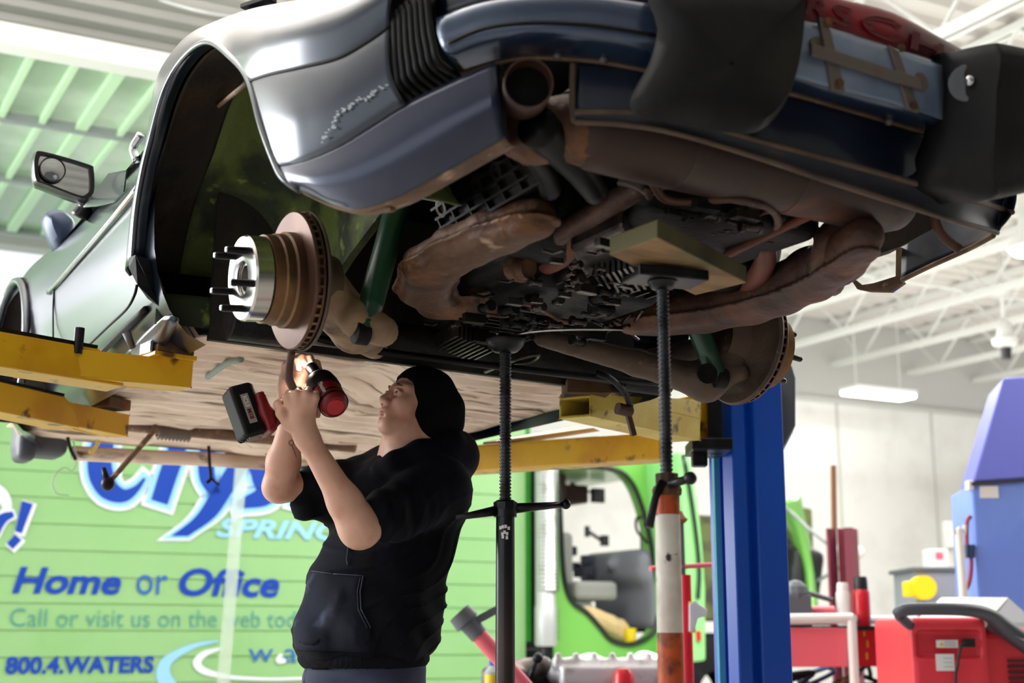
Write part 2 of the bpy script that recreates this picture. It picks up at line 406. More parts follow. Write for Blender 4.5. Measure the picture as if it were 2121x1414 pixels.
MB().lathe(g, (0, 0, 1), [(0, .05), (.03, .12), (.09, .13), (.12, .08), (.26, .07), (.3, .02)], 20).build('housing', M['steel_white'], pf, smooth=50)
MB().lathe(g - np.array([0, 0, .12]), (0, 0, 1), [(0, .0), (0, .05), (.12, .06), (.12, 0)], 16).build('lens', M['black_plastic'], pf, smooth=50)
MB().tube([g + np.array([0, 0, .28]), (g[0], g[1], 5.05)], .022, 8).build('rod', M['steel_white'], pf, smooth=True)
MB().box((g[0], g[1], g[2] + .62), (.12, .12, .1)).build('junction_box', M['steel_white'], pf)
cb = MB().tube(spline([BF(330, 0, Z=4.9), BF(400, 20, Z=4.8), BF(470, 33, Z=4.82), BF(560, 40, Z=4.9)], 6), .012, 6)
tag(cb.build('ceiling_cable', M['steel_white'], None, BF, base=BF(330, 0, Z=4.9), smooth=True), 'white cable sagging under the tan roof deck', 'cable')

# ================================================================== the two-post lift
def arm_box(mb, A, B, dz):                          # a box section between two end loops of picked corners
    return mb.hexa
PY = 4.8
def pw(u, v, y=PY): return WF(u, v, Y=y)
lift = thing('vehicle_lift', 'blue lift post with yellow arms standing behind the right rear wheel', 'vehicle lift', WF, (.83, 4.85, 0))
xl, xr = .70, .945; ztop = 1.87
# column: channel open towards the car, front face with a fold
col = [(.712, 4.80), (.745, 4.765), (.790, 4.79), (.806, 4.825), (.822, 4.79), (.922, 4.80), (.950, 4.98), (.78, 5.1), (.765, 5.07), (.905, 4.95), (.88, 4.84), (.825, 4.835), (.806, 4.86), (.775, 4.83), (.745, 4.80), (.72, 4.825)]
MB().prism([(a, b, 0) for a, b in col], (0, 0, ztop)).build('column', M['lift_blue'], lift, bevel=.006)
MB().box((.700, 4.87, 1.0), (.02, .05, 2.0)).build('guide_rail', M['lift_cyan'], lift)
MB().box((.72, 4.99, 1.0), (.02, .06, 2.0), rot((0, 0, 1), 30)).build('inner_channel', M['lift_blue'], lift)
ch = MB()
for k in range(150): ch.box((.705, 4.92, .02 + k*.0128), (.012, .012, .009), rot((0, 0, 1), 45*(k % 2)))
tag(ch.build('chain', M['screw_steel'], lift), kind='stuff')
MB().box((.83, 4.93, .012), (.5, .5, .024)).build('base_plate', M['lift_blue'], lift, bevel=.004)
p = [pw(1598, 752, 5.0), pw(1640, 752, 5.0), pw(1648, 780, 5.0), pw(1648, 880, 5.0), pw(1625, 925, 5.0), pw(1598, 935, 5.0)]
MB().prism(p, (0.03, .22, 0)).build('motor_cover', M['grey_plastic'], lift, bevel=.012)
cg = MB(); a = pw(1440, 925, 4.74); b = pw(1492, 945, 4.74)
cg.box(((a[0] + b[0])/2, 4.72, a[2] - .005), (b[0] - a[0] + .05, .2, .04)); 
q = pw(1478, 870, 4.76); cg.box((q[0], 4.78, q[2] + .03), (.045, .12, .30))
cg.box((pw(1440, 940)[0], 4.7, pw(1440, 940)[2] - .02), (.05, .05, .07))
cg.build('carriage', M['black_steel'], lift, bevel=.005)
def quadbox(mb, c4, d):                             # the picked front face pushed back along d
    return mb.prism(c4, d)
back = np.array([.09, .10, 0.])
# rear arm: inner box with an open end, outer sleeve by the post
def cw(u, v, **k): return CF.w(CF(u, v, **k))
a = MB(); _q = CF(1225, 817, Z=-.185); fA = [cw(1225, 817, Z=-.185), pw(1452, 862, 4.55), pw(1450, 912, 4.55), cw(1225, 862, X=float(_q[0]))]
L = lambda p: np.array(p) + np.array([-.085, .035, 0])
for z0, z1 in ((0, 1), (1, 2), (2, 3), (3, 0)):
    P = [fA[z0], fA[z1]]
def shell(mb, F4, d, t=.008):                       # open-ended square tube from its front face and depth d
    F4 = [np.array(p, float) for p in F4]; d = np.array(d, float); B4 = [p + d for p in F4]
    mb.hexa([F4[3], F4[2], B4[2], B4[3], F4[3] + (0, 0, t), F4[2] + (0, 0, t), B4[2] + (0, 0, t), B4[3] + (0, 0, t)])
    mb.hexa([F4[0] - (0, 0, t), F4[1] - (0, 0, t), B4[1] - (0, 0, t), B4[0] - (0, 0, t), F4[0], F4[1], B4[1], B4[0]])
    dn = d/np.linalg.norm(d)*t
    mb.hexa([F4[3], F4[2], F4[2] + dn, F4[3] + dn, F4[0], F4[1], F4[1] + dn, F4[0] + dn])
    mb.hexa([B4[3] - dn, B4[2] - dn, B4[2], B4[3], B4[0] - dn, B4[1] - dn, B4[1], B4[0]])
dA = np.array([-.092, .05, 0.])
shell(a, fA, dA); arm = a.build('swing_arm', M['lift_yellow_pale'], lift, bevel=.003)
s = MB(); s4 = [pw(1372, 822, 4.62), pw(1476, 798, 4.72), pw(1478, 905, 4.72), pw(1372, 900, 4.62)]
s.prism([p + np.array([.03, .06, 0]) for p in s4], (.03, .10, 0)); s.build('arm_sleeve', M['lift_yellow'], arm, bevel=.006)
p1 = cw(1165, 788, Z=-.150); p2 = cw(1262, 792, Z=-.150)
pc = (np.array(p1) + p2)/2; pc[2] -= .012
MB().box(pc + np.array([0, .03, 0]), (.125, .10, .034), rot((0, 0, 1), 8)).build('lift_pad', M['rusty_pad'], arm, bevel=.004)
MB().box(fA[0] + dA*.5 + np.array([.03, 0, .006]), (.13, .12, .012), rot((0, 0, 1), 8)).build('pad_plate', M['rusty_pad'], arm, bevel=.002)
b = MB(); f4 = [CF.w(CF(930, 925, X=.72)), cw(1366, 893, X=1.12), cw(1368, 950, X=1.12), CF.w(CF(930, 979, X=.72))]
zt = (f4[0][2] + f4[1][2])/2
b.prism(f4, (.05, .11, 0)); arm2 = b.build('swing_arm', M['lift_yellow'], lift, bevel=.006)
b = MB(); b.prism([cw(1000, 915, X=.80), cw(1195, 880, X=1.0), cw(1230, 886, X=1.0), cw(1000, 922, X=.80)], (.03, .08, .0)); b.build('arm_rib', M['lift_yellow'], arm2, bevel=.003)
b = MB(); q = CF.w(CF(905, 905, X=.70)); b.box(q, (.13, .13, .05)).build('lift_pad', M['rusty_pad'], arm2, bevel=.004)
# left post (out of the picture) and its two arms
ll = thing('vehicle_lift', 'yellow lift arms reaching in from the left edge under the door sill', 'vehicle lift', CF, (-1.5, .85, -1.86))
MB().box((-1.55, .95, -.82), (.24, .34, 2.08)).build('column', M['lift_blue'], ll, bevel=.01)
MB().box((-1.55, .95, -1.85), (.5, .5, .024)).build('base_plate', M['lift_blue'], ll)
MB().box((-1.42, .95, -.26), (.16, .5, .16)).build('carriage', M['black_steel'], ll, bevel=.008)
def arm_l(edge, zb, cut, tip, depth, h, name='swing_arm'):
    """edge: two pixels on the front bottom edge at height zb, cut: where the sleeve ends, tip: where the inner bar ends"""
    a = CF(*edge[0], Z=zb); c = CF(*cut, Z=zb); t = CF(*tip, Z=zb); d = (t - a)/np.linalg.norm(t - a); n = np.array([-d[1], d[0], 0])
    a = a - d*.32
    m = MB(); up = np.array([0, 0, h]); 
    face = [a, c - d*.012, c, c - d*.02 + up*.45, c - d*.05 + up*.8, c - d*.075 + up, a + up]
    m.prism(face, n*depth); o = m.build(name, M['lift_yellow'], ll, bevel=.004)
    i = MB(); hh = h*.80; s0 = c - d*.25 + n*.014 + np.array([0, 0, .006]); t0 = t + n*.014 + np.array([0, 0, .006])
    shell(i, [s0 + (0, 0, hh), t0 + (0, 0, hh), t0, s0], n*(depth - .028)); i.build('inner_bar', M['lift_yellow'], o, bevel=.003)
    e = MB(); e.beam(a + n*.004 + up*1.0 + (0, 0, .004), c - d*.08 + n*.004 + up + (0, 0, .004), .01, .008); e.build('edge_weld', M['black_steel'], o)
    return a, d, n, t, h, o
a, d, n, t, h, o = arm_l([(0, 752)], -.275, (258, 800), (402, 806), .115, .088)
pq = t - d*.055 + n*.058 + np.array([0, 0, .105])
MB().box(pq, (.10, .11, .035), rot((0, 0, 1), math.degrees(math.atan2(d[1], d[0])))).build('lift_pad', M['rusty_pad'], o, bevel=.003)
MB().box(pq - np.array([0, 0, .024]), (.115, .115, .012), rot((0, 0, 1), math.degrees(math.atan2(d[1], d[0])))).build('pad_plate', M['lift_yellow'], o, bevel=.002)
MB().box(pq + (d*-.058) + np.array([0, 0, -.004]), (.008, .07, .032), rot((0, 0, 1), math.degrees(math.atan2(d[1], d[0])))).build('pad_clip', M['chrome'], o, bevel=.003)
q = CF(168, 714, Z=-.19); q = q + n*.02
MB().lathe(q - np.array([0, 0, .02]), (0, 0, 1), [(0, 0), (0, .0115), (.012, .0115), (.013, .0125), (.066, .0125), (.067, .011), (.067, 0)], 20).build('locking_pin', M['black_steel'], o, smooth=40)
a, d, n, t, h, o = arm_l([(0, 852)], -.275, (166, 887), (272, 907), .115, .088)
pq = t - d*.06 + n*.058 + np.array([0, 0, .105])
MB().box(pq, (.10, .11, .035), rot((0, 0, 1), math.degrees(math.atan2(d[1], d[0])))).build('lift_pad', M['rusty_pad'], o, bevel=.003)

# ================================================================== screw jack stands
def screw(mb, x, y, z0, z1, r, pitch):
    prof = []; z = 0
    while z < z1 - z0: prof += [(z, r), (z + pitch*.35, r), (z + pitch*.5, r*.84), (z + pitch*.85, r*.84)]; z += pitch
    return mb.lathe((x, y, z0), (0, 0, 1), prof, 20)
sx, sy, _ = CF.w(CF(1047, 715, Z=-.17)); ztp = CF.w(CF(1047, 712, Z=-.17))[2]
def zat(v, y): return WF(1060, v, Y=y)[2]
def jack_stand(label, sx, sy, top, znut, rs, rt, name='jack_stand'):
    t = thing(name, label, 'jack stand', WF, (sx, sy, 0))
    screw(MB(), sx, sy, znut - .02, top, rs, .0085).build('screw', M['screw_steel'], t, smooth=50)
    lg = []
    for k in range(3):
        q = math.radians(120*k + 30); c, s = math.cos(q), math.sin(q)
        MB().tube([(sx + c*rt*.6, sy + s*rt*.6, .42), (sx + c*.24, sy + s*.24, .03)], .014, 10).build('leg', M['stand_black'], t, smooth=40)
        MB().box((sx + c*.25, sy + s*.25, .012), (.09, .09, .024), rot((0, 0, 1), 120*k + 30)).build('foot', M['stand_black'], t, bevel=.004)
    return t
t = jack_stand('dark steel screw stand under the gearbox just right of the mechanic', sx, sy, ztp, zat(1052, sy), .0147, .022)
MB().lathe((sx, sy, .02), (0, 0, 1), [(0, .026), (zat(1062, sy) - .03, .0225), (zat(1062, sy) - .03, .028), (zat(1062, sy) - .012, .028)], 24).build('tube', M['stand_black'], t, smooth=40)
zn = zat(1054, sy); n_ = MB().lathe((sx, sy, zn - .014), (0, 0, 1), [(0, .015), (0, .027), (.03, .029), (.036, .02), (.036, .0148)], 8).build('nut', M['black_steel'], t, smooth=30)
hb = MB(); A = WF(945, 1072, Y=sy - .05); B = WF(1172, 1044, Y=sy + .06); mid = np.array([sx, sy, zn])
hb.tube([A, (A*.5 + mid*.5), mid - (mid - A)/np.linalg.norm(mid - A)*.02], [.006, .010, .013], 12)
hb.tube([mid + (B - mid)/np.linalg.norm(B - mid)*.02, mid*.5 + B*.5, B], [.013, .010, .007], 12); hb.sphere(B, .0125)
hb.build('handle', M['black_steel'], t, smooth=True)
MB().lathe((sx, sy, ztp - .02), (0, 0, 1), [(0, .015), (.004, .03), (.018, .045), (.03, .05), (.034, .05), (.034, 0)], 20).build('saddle', M['black_steel'], t, smooth=40)
pk = MB()
for k in range(9):
    a_ = rng.uniform(-2.1, -1.2); z_ = zat(1105, sy) + rng.uniform(-.02, .02)
    pk.box((sx + .0228*math.cos(a_), sy + .0228*math.sin(a_), z_), (.006, .002, .008), rot((0, 0, 1), math.degrees(a_) + 90))
pk.build('chipped_paint', M['label_white'], t)
rx, ry, rz = CF.w(CF(1372, 585, Z=-.197))
t2 = jack_stand('orange and white screw stand holding up the plank under the engine', rx, ry, rz, zat(1008, ry), .0125, .026)
zc, zw1, zw2 = zat(1016, ry), zat(1066, ry), zat(1310, ry)
MB().lathe((rx, ry, 0), (0, 0, 1), [(zw1, .0235), (zc, .0235)], 24).build('tube_top', M['stand_orange'], t2, smooth=40)
MB().lathe((rx, ry, 0), (0, 0, 1), [(zw2, .0245), (zw1, .0237)], 24).build('tube_middle', M['stand_white'], t2, smooth=40)
MB().lathe((rx, ry, 0), (0, 0, 1), [(.02, .027), (zw2, .0246)], 24).build('tube', M['stand_orange'], t2, smooth=40)
MB().lathe((rx, ry, zc - .002), (0, 0, 1), [(-.008, .024), (-.006, .028), (.004, .029), (.01, .026), (.012, .022), (.034, .022), (.036, .0125)], 10).build('nut', M['rusty_pad'], t2, smooth=30)
hb = MB(); z0 = zat(1000, ry); A = WF(1388, 1003, Y=ry - .03); B = WF(1430, 990, Y=ry - .06); hb.tube([A, B], [.009, .008], 12); hb.sphere(B, .0125)
A = WF(1358, 1030, Y=ry - .03); B = WF(1344, 1090, Y=ry - .05); hb.tube([(rx - .01, ry - .02, z0), A, B], [.008, .007, .009], 12)
hb.build('handle', M['black_steel'], t2, smooth=True)
sd = MB(); up = .0
qs = [WF(1303, 570, Y=ry - .03), WF(1345, 548, Y=ry + .07), WF(1420, 540, Y=ry + .09), WF(1446, 560, Y=ry + .02), WF(1425, 588, Y=ry - .04), WF(1330, 588, Y=ry - .05)]
sd.lathe((rx, ry, rz - .004), (0, 0, 1), [(-.012, .0126), (-.008, .022), (.004, .03)], 20)
Rz = rot((0, 0, 1), 20)
sd.box((rx + .006, ry + .005, rz + .008), (.150, .085, .012), Rz); sd.box(np.array([rx + .006, ry + .005, rz + .016]) + Rz @ np.array([0, -.039, 0]), (.150, .007, .014), Rz)
sd.box(np.array([rx + .006, ry + .005, rz + .016]) + Rz @ np.array([0, .039, 0]), (.150, .007, .014), Rz)
sd.build('saddle', M['black_steel'], t2, bevel=.003)
# the plank on the saddle
zb = -.168
c4 = [CF(1262, 528, Z=zb), CF(1440, 612, Z=zb), CF(1547, 586, Z=zb), CF(1362, 492, Z=zb)]
pl = MB(); pl.hexa([p for p in c4] + [p + np.array([0, 0, .036]) for p in c4])
plo = pl.build('wood_plank', M['wood'], None, CF, base=sum(c4)/4, bevel=.003)
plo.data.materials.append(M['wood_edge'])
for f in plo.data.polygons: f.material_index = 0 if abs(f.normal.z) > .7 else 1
tag(plo, 'short worn wooden plank between the screw stand and the engine', 'plank')
# ================================================================== the green box truck
TY = 10.1
def tp(u, v, d=0.): return BF(u, v, Y=TY - d)
truck = thing('box_truck', 'bright green box truck with blue lettering parked behind the mechanic', 'truck', BF, (3, 11, 0))
z = .50; rows = []; pitch = .178; zz = z
prof = []
while zz < 2.95:
    prof += [(TY - .009, zz), (TY, zz + pitch - .004), (TY - .009, zz + pitch - .002)]; zz += pitch
rows = [[(x, y, q) for y, q in prof] for x in (-1.6, 5.36)]
sd = MB(); sd.grid(rows); sd.build('side_siding', M['truck_green'], truck)
MB().box((1.9, 11.33, 1.75), (7.0, 2.42, 2.5)).build('cargo_box', M['truck_green'], truck)
MB().box((5.45, TY + .015, 1.75), (.17, .06, 2.5)).build('corner_post', M['truck_green'], truck, bevel=.01)
MB().box((5.59, 11.3, 1.9), (.10, 2.2, 1.9)).build('cab_gap_panel', M['truck_green_deep'], truck)
# lettering on the side
def word(txt, u0, v0, u1, v1, cap, m, d=.014, **k):
    a = tp(u0, v0, d); b = tp(u1, v1, d); c = tp(u0, v0 - cap, d)
    r = (b - a)/np.linalg.norm(b - a)
    return put_letters('lettering', txt, m, truck, a, r, (0, 0, 1), np.linalg.norm(b - a), c[2] - a[2], (0, -1, 0), off=0, **k)
word('Home', 25, 1226, 250, 1229, 53, M['letter_blue'], shear=.22, offset=.028)
word('or', 282, 1230, 346, 1231, 40, M['letter_blue2'])
word('Office', 370, 1231, 578, 1235, 56, M['letter_blue'], shear=.22, offset=.028)
word('Call or visit us on the web today', 20, 1297, 652, 1299, 38, M['letter_teal'], offset=-.006)
word('800.4.WATERS', 10, 1394, 318, 1391, 35, M['letter_blue'], offset=.036, shear=.04)
word('w a t e r s', 514, 1370, 800, 1373, 32, M['letter_blue2'], offset=-.004)
word('SPRINGS', 447, 1110, 745, 1119, 38, M['letter_pale'], shear=.3, offset=.03)
def ribbon(path, wd, d, grow=0.):
    P = spline([np.array(p, float) for p in path], 6); W_ = np.interp(np.linspace(0, len(wd) - 1, len(P)), range(len(wd)), wd) + grow
    a = []; b = []
    if grow:
        t0 = P[0] - P[1]; t1 = P[-1] - P[-2]; P[0] = P[0] + t0/np.linalg.norm(t0)*grow*.4; P[-1] = P[-1] + t1/np.linalg.norm(t1)*grow*.5
    for i, p in enumerate(P):
        t = P[min(i + 1, len(P) - 1)] - P[max(0, i - 1)]; n = np.array([-t[1], t[0]])/np.linalg.norm(t)*W_[i]/2
        if wd is TAIL: n = np.array([W_[i]/2, 0])
        a.append(tp(*(p + n), d)); b.append(tp(*(p - n), d))
    return [a, b]
TAIL = [44, 44, 42, 36]
strokes = [([(222, 890), (207, 945), (210, 985), (226, 1014), (256, 1026), (282, 1012), (300, 990)], [40, 50, 52, 44, 28, 14, 6]),
           ([(382, 880), (360, 950), (346, 990), (330, 1040)], [36, 38, 38, 36]),
           ([(440, 905), (428, 950), (430, 990), (447, 1024)], [34, 34, 34, 22]),
           ([(515, 930), (462, 1015), (425, 1070), (372, 1110)], TAIL),
           ([(512, 935), (545, 985), (548, 1025), (490, 1046)], [26, 50, 46, 16]),
           ([(668, 900), (640, 970), (622, 1044)], [38, 38, 36]), ([(590, 968), (690, 968)], [22, 22])]
for nm, grow, d, m in (('lettering', 34, .0125, 'letter_white'), ('lettering', 20, .0135, 'letter_pale'), ('lettering', 0, .015, 'letter_blue')):
    for path, wd in strokes: MB().grid(ribbon(path, wd, d + .0002*(len(path) == 2), grow)).build(nm, M[m], truck)
for grow, m, d in ((12, 'letter_white', .0125), (0, 'letter_blue', .0145)):
    mb = MB(); o_ = (3, 2) if grow else (0, 0)
    mb.grid(ribbon([(57 + o_[0], 1040 + o_[1]), (38 + o_[0], 1102 + o_[1])], [24, 15], d, grow*.7)); mb.grid(ribbon([(38 + o_[0], 1112 + o_[1]), (20 + o_[0], 1131 + o_[1])][:2], TAIL[:0] or [18, 18], d, grow*.7))
    mb.grid(ribbon([(-12, 1105), (4, 1075), (28, 1064)], [20, 22, 12], d, grow*.7)); mb.build('lettering', M[m], truck)
mb = MB(); mb.grid(ribbon([(-30, 1010), (2, 1025), (14, 1050), (0, 1062)], [40, 30, 20, 6], .0122)); mb.build('lettering', M['letter_white'], truck)
mb = MB(); mb.grid(ribbon([(452, 1327), (400, 1338), (350, 1365), (338, 1395), (352, 1425)], [3, 10, 20, 30, 34], .014)); mb.build('swoosh', M['letter_pale'], truck)
mb = MB(); mb.grid(ribbon([(462, 1341), (425, 1353), (408, 1372), (425, 1390), (480, 1402), (560, 1406), (640, 1404)], [3, 12, 18, 14, 8, 6, 6], .0145)); mb.build('swoosh', M['letter_white'], truck)
mb = MB(); mb.grid(ribbon([(583, 1354), (578, 1367), (592, 1368)], [6, 14, 8], .0155)); mb.build('swoosh', M['letter_white'], truck)
# cab
def cp(u, v, d=.05): return BF(u, v, Y=TY - d)
inner = [(1157, 968), (1205, 965), (1250, 968), (1287, 978), (1312, 1005), (1330, 1050), (1343, 1100), (1354, 1160), (1362, 1225), (1362, 1280), (1347, 1315), (1310, 1334), (1268, 1326), (1240, 1295), (1215, 1268), (1185, 1245), (1170, 1205), (1164, 1140), (1160, 1050)]
outer = [(1148, 945), (1200, 925), (1260, 925), (1325, 940), (1350, 980), (1368, 1035), (1381, 1095), (1390, 1160), (1396, 1225), (1398, 1290), (1398, 1345), (1370, 1372), (1300, 1374), (1240, 1374), (1200, 1374), (1150, 1374), (1149, 1290), (1148, 1180), (1148, 1050)]
I = spline([cp(*p) for p in inner], 4, True); Oo = spline([cp(*p) for p in outer], 4, True)
cb_ = MB(); bk_ = np.array([0, .12, 0])
cb_.grid([[p + bk_ for p in Oo], Oo, I, [p + bk_ for p in I]], close=True)
cab = cb_.build('cab', M['cab_green'], truck, smooth=50)
MB().tube(spline([cp(u, v, .056) for u, v in inner], 4, True) + [cp(*inner[0], .056)], .022, 8, caps=False).build('door_seal', M['dark_trim'], truck, smooth=True)
x0, x1 = cp(1150, 1200)[0], cp(1395, 1200)[0]
ci = MB(); ci.box(((x0 + x1)/2, 11.25, 2.42), (x1 - x0, 2.3, .12)); ci.build('cab_roof', M['cab_green'], truck, bevel=.03)
ci = MB(); ci.box((x0 + .02, 11.25, 1.65), (.05, 2.1, 1.4)); ci.build('cab_rear_wall', M['grey_plastic'], truck)
ci = MB(); ci.box(((x0 + x1)/2 - .1, 11.6, 2.24), (x1 - x0 - .35, 1.3, .16)); ci.box((x0 + .2, 10.7, 2.25), (.3, .5, .2)); ci.build('headliner', mat('maroon_brown', (74, 48, 46), .8), truck, bevel=.02)
ci = MB(); ci.box(((x0 + x1)/2, 11.2, .84), (x1 - x0 - .04, 2.1, .08)); ci.box(((x0 + x1)/2, 12.25, 1.15), (x1 - x0 - .04, .06, .6)); ci.build('cab_floor', M['black_plastic'], truck)
g = np.array(cp(1312, 1172, -.32))
S = SDF(g + (-.7, -.5, -.6), g + (.6, .9, .5), .025)
S.rbox(g + (.10, .2, -.02), (.24, .55, .16), .12, k=.05).rbox(g + (.16, .1, -.30), (.22, .5, .26), .08, k=.06).cone(g + (-.15, .1, .02), g + (.2, -.1, .08), .06, k=.05)
S.mb().build('dashboard', mat('dash_grey', (126, 128, 138), .5), truck, smooth=True)
g = np.array(cp(1205, 1225, -.4)); MB().box(g, (.42, .5, .16)).box(g + (-.12, .3, .25), (.16, .5, .5)).build('seat_base', mat('seat_grey', (150, 148, 146), .8), truck, bevel=.04)
st = MB(); g = np.array(cp(1195, 1150, -.9)); 
for k in range(7): st.box(g + rng.uniform(-.16, .16, 3), (.12, .1, .08), rot((0, 0, 1), rng.uniform(0, 90)))
st.build('cab_controls', mat('control_dark', (52, 56, 72), .4), truck, bevel=.01)
MB().tube(spline([cp(1330, 1070, .0), cp(1318, 1075, -.05), cp(1320, 1100, -.05), cp(1342, 1125, .0)], 5), .012, 8).build('grab_handle', M['black_plastic'], truck, smooth=True)
mr = MB(); g = cp(1238, 1026, -1.0); mr.box(g, (.13, .05, .13)); mr.tube([g, g + (-.25, .1, .12)], .012, 6); mr.build('cab_mirror', M['black_plastic'], truck, bevel=.01)
hk = MB(); g = cp(1235, 1110, -1.5); hk.tube([g + (-.1, 0, .05), g + (.08, 0, -.05)], .018, 6); hk.box(g + (.09, 0, -.04), (.07, .05, .1)); hk.box(g + (-.1, 0, .04), (.03, .05, .1)); hk.build('wiper_arm', M['black_plastic'], truck)
# exhaust stack with a ribbed shield
g0 = BF(1131, 1338, Y=9.95); r_ = .088
MB().lathe((g0[0], g0[1], 0), (0, 0, 1), [(g0[2], r_*.93), (g0[2] + .02, r_), (g0[2] + .3, r_), (g0[2] + .31, r_*.93), (2.6, r_*.93)], 28).build('exhaust_stack', mat('stack_grey', (184, 186, 186), .4, .3), truck, smooth=40)
rb = []; z = g0[2] + .42
while z < 2.5: rb += [(z, r_*.95), (z + .012, r_*1.06), (z + .02, r_*1.06), (z + .03, r_*.95)]; z += .032
MB().lathe((g0[0] + .012, g0[1] - .01, 0), (0, 0, 1), rb, 28).build('heat_shield', M['alu'], truck, smooth=60)
pf_ = MB(); z = g0[2] + .06; kk = 0
while z < 2.5:
    if not (g0[2] + .30 < z < g0[2] + .42):
        for q in range(7):
            a_ = math.radians(-62 + 17*q + (8 if kk % 2 else 0)); c_ = np.array([g0[0] + .012 + r_*1.062*math.cos(a_), g0[1] - .01 + r_*1.062*math.sin(a_), z]); t_ = np.array([-math.sin(a_), math.cos(a_), 0])
            pf_.add([c_ - t_*.009, c_ + (0, 0, -.006), c_ + t_*.009, c_ + (0, 0, .006)], [(0, 1, 2, 3)])
    z += .022; kk += 1
tag(pf_.build('perforation', M['grey_plastic'], truck), kind='stuff')
MB().lathe((g0[0], g0[1], .5), (0, 0, 1), [(0, .06), (g0[2] - .5, .06)], 16).build('exhaust_pipe', M['black_steel'], truck, smooth=40)
# opened door seen on edge, front wing, wheel
d0 = [(1404, 935), (1428, 935), (1446, 1040), (1456, 1130), (1462, 1220), (1463, 1368), (1432, 1372), (1428, 1250), (1422, 1120), (1412, 1020)]
MB().prism([BF(u, v, Y=9.5) for u, v in d0], (.06, .75, 0)).build('open_door', mat('door_green', (150, 226, 140), .35), truck, bevel=.02)
MB().tube(spline([BF(u, v, Y=9.48) for u, v in [(1416, 940), (1436, 1060), (1448, 1170), (1446, 1240)]], 5), .016, 8).build('door_gasket', M['dark_trim'], truck, smooth=True)
g = BF(1447, 1317, Y=9.49); MB().box(g, (.04, .02, .08)).build('reflector', M['red_paint'], truck, bevel=.005)
g = BF(1470, 1430, Y=10.3); MB().lathe((g[0], 10.2, .52), (0, 1, 0), [(0, .18), (0, .42), (.04, .5), (.26, .5), (.3, .42), (.3, .18)], 36).build('wheel', M['black_rubber'], truck, smooth=40)
MB().box((2, 11.3, .62), (9, .9, .2)).build('chassis', M['black_steel'], truck)
for x in (.0, 1.1): MB().lathe((x, 10.25, .5), (0, 1, 0), [(0, .18), (0, .42), (.04, .5), (.26, .5), (.3, .42), (.3, .18)], 36).build('wheel', M['black_rubber'], truck, smooth=40)
HY = 9.7
wing = [[BF(u, v, Y=HY + d) for u, v, d in r] for r in (
    [(1612, 1048, .0), (1630, 1085, .1), (1646, 1130, .14), (1660, 1180, .14), (1668, 1235, .1), (1672, 1262, .0)],
    [(1632, 1036, -.1), (1648, 1075, -.05), (1664, 1125, 0), (1676, 1178, 0), (1682, 1230, -.05), (1684, 1262, -.1)],
    [(1655, 1027, .05), (1664, 1070, .1), (1675, 1118, .14), (1685, 1172, .14), (1690, 1225, .1), (1692, 1262, .05)])]
mb = MB().grid(loft(wing, 5, 4)); mb.build('front_wing', M['cab_green'], truck, smooth=True, thick=.03)
g = BF(1640, 1190, Y=10.0); S = SDF(g + (-.4, -.4, -.5), g + (.4, .5, .4), .03)
S.rbox(g, (.17, .25, .24), .08, rot((0, 1, 0), 12)).cone(g + (.1, 0, .1), g + (-.1, 0, .26), .09, k=.05); S.mb().build('air_cleaner', M['black_plastic'], truck, smooth=True)
g = BF(1632, 1110, Y=10.15); MB().box(g, (.35, .3, .5)).box(g + (-.9, .2, -.3), (.8, .5, .9)).build('engine_bay', mat('olive', (104, 112, 66), .7, mix=[((70, 66, 52), 6, .45, .6)]), truck, bevel=.03)
fm = MB(); g = BF(1758, 1143, Y=9.2)
fm.sphere(g, .17, 20, (1, .35, .45)); fm.build('wing_mirror', M['steel_white'], truck, smooth=True)
MB().tube([BF(1625, 1048, Y=9.6), BF(1672, 1092, Y=9.4), BF(1742, 1150, Y=9.25)], .015, 8).tube([BF(1694, 1202, Y=9.5), BF(1725, 1185, Y=9.35), BF(1772, 1150, Y=9.2)], .016, 8).build('mirror_arm', M['steel_grey'], truck, smooth=True)
# in the cab
g = cp(1250, 1292, -.12)
S = SDF(g + (-.4, -.25, -.25), g + (.4, .25, .25), .014)
S.cone(g + (-.16, 0, .08), g + (.14, 0, -.06), .075, .10, k=.02).displace(lambda p: .010*np.sin(p[..., 0]*27 + p[..., 2]*22 + 3*np.sin(p[..., 1]*13))*np.sin(p[..., 1]*31 + p[..., 2]*26 + 2*np.sin(p[..., 0]*17)))
tag(S.mb().build('paper_bag', M['paper_bag'], None, BF, base=g, smooth=True), 'crumpled brown paper bag lying in the open truck cab doorway', 'paper bag')
g = cp(1291, 1316, -.02); g = g + np.array([.06, -.01, 0]); t = thing('cup', 'small yellow cup beside the paper bag in the truck cab', 'cup', BF, g)
MB().lathe(g - (0, 0, .05), (0, 0, 1), [(0, 0), (0, .045), (.11, .055), (.11, .048), (.01, .04)], 16).build('cup_body', M['yellow_plastic'], t, smooth=40)
g = cp(1196, 1250, -.3); tag(MB().box(g, (.22, .16, .06), rot((0, 1, 0), 20)).box(g + (.06, 0, .03), (.1, .14, .05), rot((0, 1, 0), 35)).build('rag', mat('rag_blue', (64, 96, 200), .8, mix=[((200, 206, 226), 5, .5, .55)]), None, BF, base=g, bevel=.02), 'blue and white cloth above the paper bag in the cab', 'rag')
# clear strip hanging in front of the truck side
a = BF(498, 985, Y=9.75); b = BF(462, 1414, Y=9.75); d = (b - a)/np.linalg.norm(b - a)
top = a - d*.75; bot = b + d*(b[2]/-d[2] - .01)
tag(MB().beam(top, bot, .085, .012, (0, 1, 0)).build('plastic_strip', M['strip_clear'], None, BF, base=bot), 'translucent plastic strip standing in front of the truck lettering', 'plastic strip')

